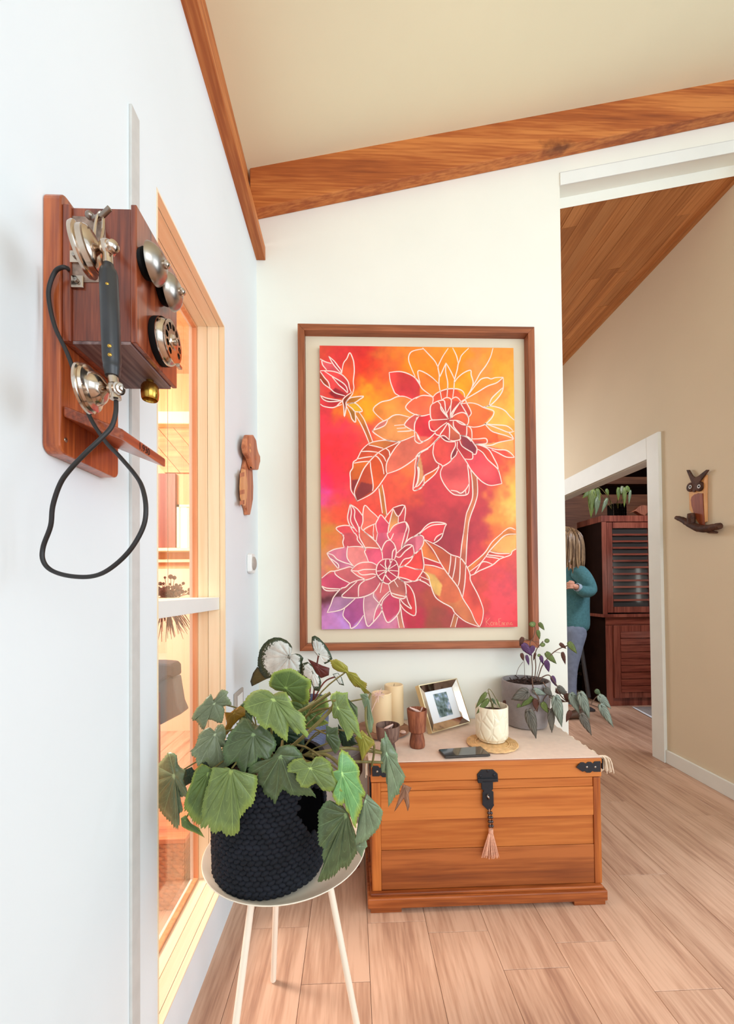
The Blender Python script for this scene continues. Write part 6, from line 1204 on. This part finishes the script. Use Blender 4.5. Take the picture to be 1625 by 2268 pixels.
for o_, c_, Y, m_, g in REX:
    cc = leaf(rx, CD(o_), CD(c_)[0], Y, m_, 0, 0, cup=0.10, serr=0.006, pleat=0.004, label='maroon leaf underside' if m_ is lmaroon else None)
    b0 = Vector((-0.175+LRND.uniform(-.02, .02), 1.66, 0.68)); MB().tube(spline([b0, (b0+cc)/2+Vector((0, .02, .03)), cc+Vector((0, .004, 0))], 5), 0.003, 7).build('stem', redstem_m, rx, smooth=True)
# ------------------------------------------------------------ things on the chest
Z0 = ZT
pt_ = thing('wooden_plate', 'round brown wooden plate under the two candles', 'plate', (0.125, 1.79, Z0))
MB().lathe([(0.0003, 0.0), (0.100, 0.0), (0.120, 0.006), (0.122, 0.012), (0.117, 0.013), (0.112, 0.010), (0.0003, 0.010)], (0.125, 1.79, Z0), (0, 0, 1), 48).build('dish', plate_m, pt_, smooth=True)
def candle(x, y, z, r, h, label):
    t = thing('candle', label, 'candle', (x, y, z), 'pillar candles on the wooden plate')
    MB().lathe([(0.0003, 0.0), (r-0.001, 0.0), (r, 0.001), (r, h-0.003), (r-0.003, h), (r-0.008, h-0.001), (r-0.014, h-0.006), (0.0003, h-0.008)], (x, y, z), (0, 0, 1), 40).build('wax', candle_m, t, smooth=True)
    MB().tube([(x, y, z+h-0.008), (x+0.001, y, z+h-0.001), (x+0.002, y, z+h+0.003)], 0.0009, 6).build('wick', black_m, t)
candle(0.122, 1.765, Z0+0.0102, 0.0435, 0.165, 'shorter front ivory pillar candle on the wooden plate')
candle(0.185, 1.853, Z0+0.0102, 0.0430, 0.178, 'taller back ivory pillar candle on the wooden plate')
def cup(x, y, prof, mat_, label, seed):
    t = thing('wooden_cup', label, 'cup', (x, y, Z0), 'turned wooden cups')
    MB().lathe(prof, (x, y, Z0), (0, 0, 1), 40).build('bowl', mat_, t, smooth=True)
    return t
h2_ = 0.147
cup(0.2505, 1.606, [(0.0003, 0.0003), (0.0285, 0.0003), (0.0305, 0.006), (0.0300, 0.022), (0.0250, 0.050), (0.0245, 0.056), (0.0275, 0.058), (0.0330, 0.062), (0.0345, 0.085), (0.0370, 0.115), (0.0392, 0.132), (0.0398, h2_), (0.0365, h2_), (0.0340, 0.120), (0.025, 0.085), (0.0003, 0.080)], cup_o, 'taller reddish turned wooden cup beside the photo frame', 1)
cup(0.1295, 1.545, [(0.0003, 0.0003), (0.029, 0.0003), (0.031, 0.006), (0.028, 0.025), (0.0245, 0.040), (0.029, 0.046), (0.0400, 0.056), (0.0440, 0.080), (0.0455, 0.098), (0.0460, 0.108), (0.0425, 0.108), (0.040, 0.090), (0.028, 0.064), (0.0003, 0.060)], cup_d, 'shorter weathered grey-brown wooden cup in front of the candles', 2)
for (x, y, z, a, n_, L_, lb) in ((0.2505, 1.606, Z0+h2_-0.003, 2.7, 'shell_stick', 0.060, 'pale shell piece lying in the taller wooden cup'), (0.126, 1.540, Z0+0.103, 0.4, 'shell_stick', 0.05, 'pale shell piece lying in the shorter wooden cup')):
    t = thing(n_, lb, 'shell', (x, y, z-0.02))
    d = Vector((math.cos(a), math.sin(a)*0.4, 0.28)).normalized()
    MB().tube([Vector((x, y, z-0.008))-d*L_*0.42, Vector((x, y, z-0.004)), Vector((x, y, z))+d*L_*0.5], [0.003, 0.006, 0.0025], 8).build('shell', shell_m, t, smooth=True)
    MB().tube([Vector((x+0.01, y+0.01, z-0.025)), Vector((x+0.022, y+0.004, z+0.008))], [0.004, 0.0025], 6).build('shell_tip', shell_m, t, smooth=True)
sr_ = P(895, 1621.5, Z=Z0+0.014)
shl = thing('seashell', 'small pale pink seashell on the plate rim beside the candles', 'shell', sr_)
MB().lathe([(0.0003, 0), (0.012, 0), (0.014, 0.004), (0.010, 0.009), (0.005, 0.009), (0.0003, 0.006)], (sr_.x-0.006, sr_.y, Z0+0.0103), (0, 0, 1), 20).build('shell', shell_m, shl, smooth=True)
cr = thing('coral_sprig', 'pink dried sprig standing at the left of the candles', 'dried flower', (0.085, 1.72, Z0))
rr = random.Random(6); b0 = Vector((0.055, 1.685, Z0+0.012)); tp = P(838, 1540, Y=1.70)
mb = MB().tube(spline([b0, (b0+tp)/2+Vector((-.012, 0, 0)), tp], 4), 0.0013, 5)
for i in range(26):
    d = Vector((rr.uniform(-1, 1), rr.uniform(-.3, .3), rr.uniform(-.9, 1.0))).normalized()*rr.uniform(.012, .032); mb.tube([tp, tp+d*0.6+Vector((0, 0, .003)), tp+d], [0.0014, 0.0018, 0.0010], 5)
mb.build('twigs', shell_m, cr, smooth=True)
# photo frame
fr = thing('photo_frame', 'mirrored photo frame leaning back beside the tall wooden cup', 'picture frame', (0.332, 1.7175, Z0))
O = Vector((0.332, 1.7175, Z0+0.0108)); e1 = Vector((0.843, 0.537, 0)).normalized(); up_ = Vector((-0.537*0.083, 0.843*0.083, 0.187)); Hh = up_.length; e2 = up_.normalized(); nn_ = e1.cross(e2); Ww = 0.242
if nn_.y > 0: nn_ = -nn_
def FP(a, b, d): return O+e1*a+e2*b+nn_*d
def fbox(a0, a1, b0, b1, d0, d1, nm, m_, p_, bev=0.0): return MB().hexa([FP(a0, b0, d0), FP(a1, b0, d0), FP(a1, b1, d0), FP(a0, b1, d0), FP(a0, b0, d1), FP(a1, b0, d1), FP(a1, b1, d1), FP(a0, b1, d1)]).build(nm, m_, p_, bevel=bev)
bd = 0.034
for nm, a0, a1, b0, b1 in (('edge', 0, Ww, 0, 0.004), ('edge', 0, Ww, Hh-0.004, Hh), ('edge', 0, 0.004, 0.004, Hh-0.004), ('edge', Ww-0.004, Ww, 0.004, Hh-0.004)):
    fbox(a0, a1, b0, b1, -0.026, 0.0, nm, gold_m, fr)
def strip(p): return MB().prism([FP(a, b, d) for a, b, d in p], nn_*-0.003).build('mirror_strip', mirror_m, fr)
a_, b_ = 0.0042, bd
strip([(a_, a_, -0.002), (Ww-a_, a_, -0.002), (Ww-b_, b_, -0.014), (b_, b_, -0.014)]); strip([(a_, Hh-a_, -0.002), (b_, Hh-b_, -0.014), (Ww-b_, Hh-b_, -0.014), (Ww-a_, Hh-a_, -0.002)])
strip([(a_, a_, -0.002), (b_, b_, -0.014), (b_, Hh-b_, -0.014), (a_, Hh-a_, -0.002)]); strip([(Ww-a_, a_, -0.002), (Ww-a_, Hh-a_, -0.002), (Ww-b_, Hh-b_, -0.014), (Ww-b_, b_, -0.014)])
fbox(bd-0.002, Ww-bd+0.002, bd-0.002, Hh-bd+0.002, -0.024, -0.0175, 'mount', paper_m, fr)
m, nt, b = base('snapshot_print', 0.3)
v1 = N(nt, 'ShaderNodeTexVoronoi', i_Scale=60.0); n1 = N(nt, 'ShaderNodeTexNoise', i_Scale=34.0, i_Detail=5.0)
for q in (v1, n1): nt.links.new(coords(nt, (1, 1, 1)), q.inputs['Vector'])
nt.links.new(ramp(nt, n1.outputs[0], [(0.36, lin((44, 64, 52))), (0.5, lin((110, 128, 124))), (0.60, lin((150, 168, 196))), (0.68, lin((236, 226, 224)))]), b.inputs['Base Color'])
fbox(0.082, 0.165, 0.052, 0.155, -0.0174, -0.0168, 'print', m, fr)
MB().prism([FP(0.10, 0.15, -0.027), FP(0.14, 0.15, -0.027), FP(0.15, 0.004, -0.027)+Vector((-0.02, 0.03, 0)), FP(0.09, 0.004, -0.027)+Vector((-0.02, 0.03, 0))], nn_*-0.002).build('easel_back', black_m, fr)
# smartphone
c4 = [Vector((0.3225, 1.5505, 0)), Vector((0.4940, 1.5720, 0)), Vector((0.5050, 1.4935, 0)), Vector((0.3320, 1.4830, 0))]
sp_ = thing('smartphone', 'black smartphone lying face up on the runner in front of the white pot', 'phone', (0.41, 1.525, Z0))
MB().prism([(p.x, p.y, Z0+0.0012) for p in c4], (0, 0, 0.0082)).build('case', plain('phone_case_dark', (60, 54, 50), 0.4, 0.3), sp_, bevel=0.0035, seg=3)
cc4 = sum(c4, Vector())/4
MB().prism([(cc4.x+(p.x-cc4.x)*0.96, cc4.y+(p.y-cc4.y)*0.93, Z0+0.0095) for p in c4], (0, 0, 0.0006)).build('screen', glass_blk, sp_)
# coaster
co_ = thing('woven_coaster', 'round coiled straw coaster under the white embossed pot', 'coaster', (0.552, 1.614, Z0))
MB().lathe([(0.0003, 0.0005), (0.094, 0.0005), (0.094, 0.004), (0.0003, 0.004)], (0.552, 1.614, Z0), (0, 0, 1), 48).build('core', coaster_m, co_)
mb = MB()
for r_ in (0.097, 0.091, 0.085, 0.079, 0.073, 0.066):
    ring = [(0.552+r_*math.cos(2*math.pi*i/60), 1.614+r_*math.sin(2*math.pi*i/60), Z0+0.005+0.0012*math.sin(i*1.57)) for i in range(61)]
    mb.tube(ring, 0.0034, 6, caps=False)
mb.build('coil', coaster_m, co_, smooth=True)
# white embossed pot + drooping plant
pot_x, pot_y = 0.562, 1.645; zb_ = Z0+0.0085
wp = thing('white_pot', 'ivory ceramic pot with embossed relief on the straw coaster', 'pot', (pot_x, pot_y, zb_))
m, nt, b = base('embossed_ivory', 0.4); b.inputs['Base Color'].default_value = (*lin((246, 236, 208)), 1)
v1 = N(nt, 'ShaderNodeTexVoronoi', i_Scale=34.0, feature='DISTANCE_TO_EDGE'); nt.links.new(coords(nt, (1, 1, 0.55)), v1.inputs['Vector'])
bump(nt, b, ramp(nt, v1.outputs['Distance'], [(0.0, (0, 0, 0)), (0.16, (1, 1, 1))]), 0.55, 0.004)
hp = 0.138
MB().lathe([(0.0003, 0.0), (0.052, 0.0), (0.054, 0.006), (0.058, 0.008), (0.0625, 0.014), (0.0645, 0.03), (0.0648, hp-0.004), (0.064, hp), (0.061, hp), (0.0605, hp-0.01), (0.056, 0.03), (0.0003, 0.03)], (pot_x, pot_y, zb_), (0, 0, 1), 56).build('body', m, wp, smooth=True)
MB().lathe([(0.0003, hp-0.026), (0.060, hp-0.026)], (pot_x, pot_y, zb_), (0, 0, 1), 24).build('soil', soil_m, wp)
wpl = thing('pothos_cutting', 'small drooping patterned cutting in the ivory pot', 'plant', (pot_x, pot_y, zb_+hp-0.026))
def lance(b0, t0, w, ox, oy, s, skew=0.0):
    b0 = np.array(b0, float); t0 = np.array(t0, float); d = t0-b0; L_ = np.linalg.norm(d); d /= L_; nrm = np.array([-d[1], d[0]])
    pr = [(0.0, 0.0), (-0.06, 0.30), (0.02, 0.72), (0.18, 0.98), (0.36, 1.0), (0.55, 0.80), (0.75, 0.48), (0.90, 0.18), (1.0, 0.0)]
    pts = [b0+d*L_*f+nrm*w/2*g for f, g in pr]+[b0+d*L_*f-nrm*w/2*g*(1-skew) for f, g in pr[-2:0:-1]]
    return [(ox+p[0]/s, oy+p[1]/s) for p in pts], (ox+(b0+d*L_*0.03)[0]/s, oy+(b0+d*L_*0.03)[1]/s)
for b0, t0, w_, m_ in (((1190, 228), (1093, 372), 46, lpatch), ((1213, 285), (1100, 425), 52, lpatch), ((1248, 280), (1290, 345), 22, ldark), ((1290, 290), (1325, 372), 14, lpatch)):
    pp, c_ = lance(b0, t0, w_, 790, 1480, 4.167)
    leaf(wpl, pp, c_, 1.62, m_, 0, 0, cup=0.05, serr=0, n=36, rings=4, pleat=0.003)
for pts in ([(1250, 380), (1235, 300), (1215, 235), (1190, 228)], [(1255, 375), (1240, 320), (1213, 285)], [(1250, 360), (1262, 300), (1248, 280)], [(1265, 375), (1225, 250), (1212, 200), (1228, 195), (1260, 240), (1290, 295)]):
    MB().tube(spline([P(790+u/4.167, 1480+v/4.167, Y=pot_y-0.01+0.002*i) for i, (u, v) in enumerate(pts)], 4), 0.0014, 6).build('stem', stem_m, wpl, smooth=True)
# grey stone pot with trailing silver plant
gx_, gy_ = 0.786, 1.836; hg = 0.728-Z0
gp = thing('grey_pot', 'round grey stone-textured pot at the right end of the chest', 'pot', (gx_, gy_, Z0))
MB().lathe([(0.0003, 0.0003), (0.078, 0.0003), (0.088, 0.006), (0.097, 0.05), (0.104, 0.12), (0.1055, hg-0.003), (0.104, hg), (0.0985, hg), (0.097, hg-0.015), (0.090, 0.08), (0.0003, 0.08)], (gx_, gy_, Z0), (0, 0, 1), 56).build('body', concrete_m, gp, smooth=True)
MB().lathe([(0.0003, hg-0.012), (0.05, hg-0.016), (0.0965, hg-0.02)], (gx_, gy_, Z0), (0, 0, 1), 30).build('soil', soil_m, gp, smooth=True)
mb = MB(); rr = random.Random(15)
for i in range(60):
    a = rr.uniform(0, 6.28); r_ = rr.uniform(0, 0.08); p = Vector((gx_+r_*math.cos(a), gy_+r_*math.sin(a), Z0+hg-0.010)); mb.tube([p, p+Vector((rr.uniform(-.03, .03), rr.uniform(-.02, .02), rr.uniform(0.002, .014)))], 0.0022, 5)
mb.build('bark_chips', soil_m, gp)['kind'] = 'stuff'
tp_ = thing('trailing_plant', 'trailing plant with silvery dark-veined and purple leaves in the grey pot', 'plant', (gx_, gy_, Z0+hg-0.012))
LV = [((650, 800), (470, 880), 135, lsilvb, 1.70), ((650, 985), (730, 1285), 112, lsilvb, 1.66), ((880, 985), (890, 1225), 76, lsilvb, 1.70), ((925, 845), (992, 1165), 112, lsilv, 1.68), ((1085, 815), (1172, 1030), 92, lsilv, 1.70), ((1180, 805), (1280, 1090), 104, lsilv, 1.68), ((1190, 1025), (1300, 1252), 88, lsilvb, 1.66), ((1372, 838), (1500, 975), 84, lsilv, 1.70), ((1388, 930), (1525, 1168), 86, lsilv, 1.68), ((955, 745), (1065, 860), 62, lsilvb, 1.74), ((1080, 995), (1035, 1115), 56, lbrn2, 1.70), ((715, 875), (740, 1012), 62, lbrn2, 1.71), ((790, 910), (855, 1025), 66, lpatch, 1.70), ((1338, 780), (1392, 835), 52, ldark, 1.72), ((830, 398), (940, 515), 66, lpatch, 1.80), ((1062, 290), (1150, 410), 62, lpatch, 1.78), ((972, 303), (1040, 358), 40, lbrn2, 1.79), ((998, 395), (1030, 522), 42, lbrn2, 1.79), ((760, 92), (815, 168), 44, lpatch, 1.82), ((745, 168), (765, 262), 42, lpatch, 1.82), ((590, 240), (560, 335), 48, lbrn2, 1.82), ((720, 400), (700, 480), 26, lbrn2, 1.82), ((890, 640), (935, 745), 52, lpurple, 1.78), ((830, 480), (860, 600), 60, lpurple, 1.79), ((775, 430), (800, 520), 40, lpurple, 1.80), ((590, 308), (690, 435), 78, lpurple, 1.80), ((700, 330), (660, 430), 56, lpurple, 1.80), ((578, 405), (600, 485), 40, lbrn2, 1.80), ((630, 425), (655, 532), 36, lpurple, 1.80), ((690, 860), (560, 960), 66, lpatch, 1.72), ((930, 790), (1050, 800), 60, lbrn2, 1.75), ((900, 880), (1030, 900), 60, lbrn2, 1.76), ((560, 930), (530, 965), 40, lpatch, 1.70), ((400, 890), (410, 950), 34, lbrn2, 1.80), ((1030, 820), (1075, 920), 60, lbrn2, 1.74), ((820, 760), (900, 860), 66, lsilvb, 1.72), ((700, 780), (830, 830), 70, lsilv, 1.72)]
for b0, t0, w_, m_, Y in LV:
    pp, c_ = lance(b0, t0, w_, 1030, 1360, 4.643)
    leaf(tp_, pp, c_, Y, m_, 0, 0, cup=0.08, serr=0.015 if m_ in (lsilv, lsilvb) else 0, n=40, rings=4, pleat=0.008)
for (u, v, r_) in ((690, 105, 36), (840, 275, 28), (795, 315, 28), (760, 425, 20)):
    pp = [(1030+(u+r_*math.cos(a*.6283))/4.643, 1360+(v+r_*0.85*math.sin(a*.6283))/4.643) for a in range(10)]
    leaf(tp_, pp, (1030+u/4.643, 1360+v/4.643), 1.80, lpatch, 0, 0, serr=0, n=30, rings=3)
ST = [([(685, 700), (690, 560), (680, 430), (665, 300), (700, 240), (720, 150), (700, 110)], 1.81, .0020), ([(710, 700), (725, 550), (718, 430), (735, 360), (775, 310), (800, 280)], 1.82, .0022), ([(740, 690), (770, 590), (800, 520), (880, 420), (960, 360), (1050, 325)], 1.80, .0024), ([(760, 690), (790, 650), (860, 628), (910, 690), (950, 745), (1010, 800), (1080, 860)], 1.77, .0026), ([(520, 645), (545, 560), (595, 490)], 1.82, .0010), ([(612, 670), (610, 580), (605, 480)], 1.82, .0010), ([(920, 390), (980, 400), (1000, 410)], 1.80, .0010), ([(690, 660), (700, 760), (760, 880), (700, 860), (650, 810)], 1.73, .0022), ([(700, 780), (760, 900), (720, 990), (650, 990)], 1.71, .0020), ([(800, 700), (850, 800), (800, 900), (880, 980), (930, 860)], 1.73, .0024), ([(930, 760), (1000, 860), (1080, 905), (1180, 820)], 1.74, .0022), ([(1080, 905), (1150, 860), (1190, 1020)], 1.71, .0018), ([(1080, 860), (1180, 890), (1290, 930), (1370, 960)], 1.72, .0022), ([(1290, 930), (1340, 860), (1372, 842)], 1.72, .0020), ([(580, 245), (680, 275), (760, 290)], 1.82, .0012), ([(860, 850), (960, 900), (1060, 900)], 1.73, .0022), ([(730, 660), (755, 560), (785, 430)], 1.81, .0014)]
for pts, Y, r_ in ST:
    MB().tube(spline([P(1030+u/4.643, 1360+v/4.643, Y=Y) for u, v in pts], 4), r_, 6).build('stem', brstem_m, tp_, smooth=True)
# ------------------------------------------------------------ plants on the cabinet in the dining room
yc_ = YC+0.05
mp_ = thing('mirrored_planter', 'small mirrored mosaic planter on top of the mahogany cabinet', 'planter', (P(1365, 1140, Y=yc_).x, yc_, ztop))
ca_, cb_ = P(1351, 1137, Y=yc_), P(1379, 1117, Y=yc_)
BX('body', black_m, mp_, ca_.x+0.002, cb_.x-0.002, yc_-0.05, yc_+0.05, ztop+0.0003, cb_.z-0.002)
for i in range(6):
    for j in range(4):
        x0 = ca_.x+(cb_.x-ca_.x)*i/6; z0 = ztop+0.001+(cb_.z-ztop-0.002)*j/4
        BX('mirror_tile', mirror_m, mp_, x0+0.001, x0+(cb_.x-ca_.x)/6-0.001, yc_-0.053, yc_-0.0502, z0+0.001, z0+(cb_.z-ztop-0.002)/4-0.001)
pl_ = thing('trailing_houseplant', 'broad-leaved plant spilling over the left end of the cabinet top', 'plant', (P(1352, 1115, Y=yc_).x, yc_, ztop+0.10))
XE = lambda u, v: (1230+u/3.384, 950+v/3.384)
for b0, t0, w_, m_ in (((275, 450), (265, 670), 62, lolive), ((320, 500), (300, 650), 44, lteal), ((385, 520), (345, 628), 30, lteal), ((310, 450), (330, 540), 40, lmid), ((380, 450), (395, 500), 26, lmid), ((250, 470), (200, 520), 34, lmid), ((470, 440), (470, 540), 30, lmid), ((515, 440), (515, 590), 34, lolive), ((560, 460), (548, 565), 22, lteal), ((530, 430), (560, 480), 30, lmid), ((230, 440), (180, 490), 36, ldark), ((500, 430), (490, 490), 30, lgrey)):
    pp, c_ = lance(b0, t0, w_, 1230, 950, 3.384); leaf(pl_, pp, c_, YC-0.06, m_, 0, 0, serr=0, n=30, rings=3)
for pts in ([(440, 600), (400, 520), (330, 440), (275, 450)], [(450, 600), (480, 480), (515, 440)], [(420, 590), (390, 470), (380, 450)], [(460, 590), (540, 470), (560, 460)], [(420, 600), (300, 440), (230, 440)]):
    MB().tube(spline([P(*XE(u, v), Y=yc_-0.02) for u, v in pts], 4), 0.003, 6).build('stem', stem_m, pl_, smooth=True)
wb = thing('wooden_leaf_bowl', 'brown curved wooden leaf bowl on the cabinet top', 'bowl', (P(1427, 1140, Y=yc_).x, yc_, ztop))
MB().prism([P(*XE(u, v), Y=yc_) for u, v in ((555, 630), (600, 615), (640, 640), (670, 650), (715, 600), (700, 575), (650, 570), (620, 585), (600, 605))], (0, 0.05, 0)).build('bowl', cup_o, wb, bevel=0.004)
fp_ = thing('floor_plant', 'small dark plant pot on the floor in the shade left of the cabinet', 'plant', (P(1283, 1530, Y=4.5).x, 4.5, 0))
fpx = P(1283, 1530, Y=4.5).x
MB().lathe([(0.0003, 0), (0.06, 0), (0.08, 0.14), (0.075, 0.14), (0.0003, 0.12)], (fpx, 4.5, 0), (0, 0, 1), 20).build('pot', black_m, fp_, smooth=True)
for i in range(9):
    a = i*0.7; u_, v_ = 1283+math.cos(a)*11, 1500+math.sin(a)*16
    leaf(fp_, [(u_+5*math.cos(b*.785), v_+5*math.sin(b*.785)) for b in range(8)], (u_, v_), 4.5, ldeep, serr=0, n=16, rings=2)
    MB().tube([(fpx, 4.5, 0.12), P(u_, v_, Y=4.5)], 0.002, 5).build('stem', stem_m, fp_)
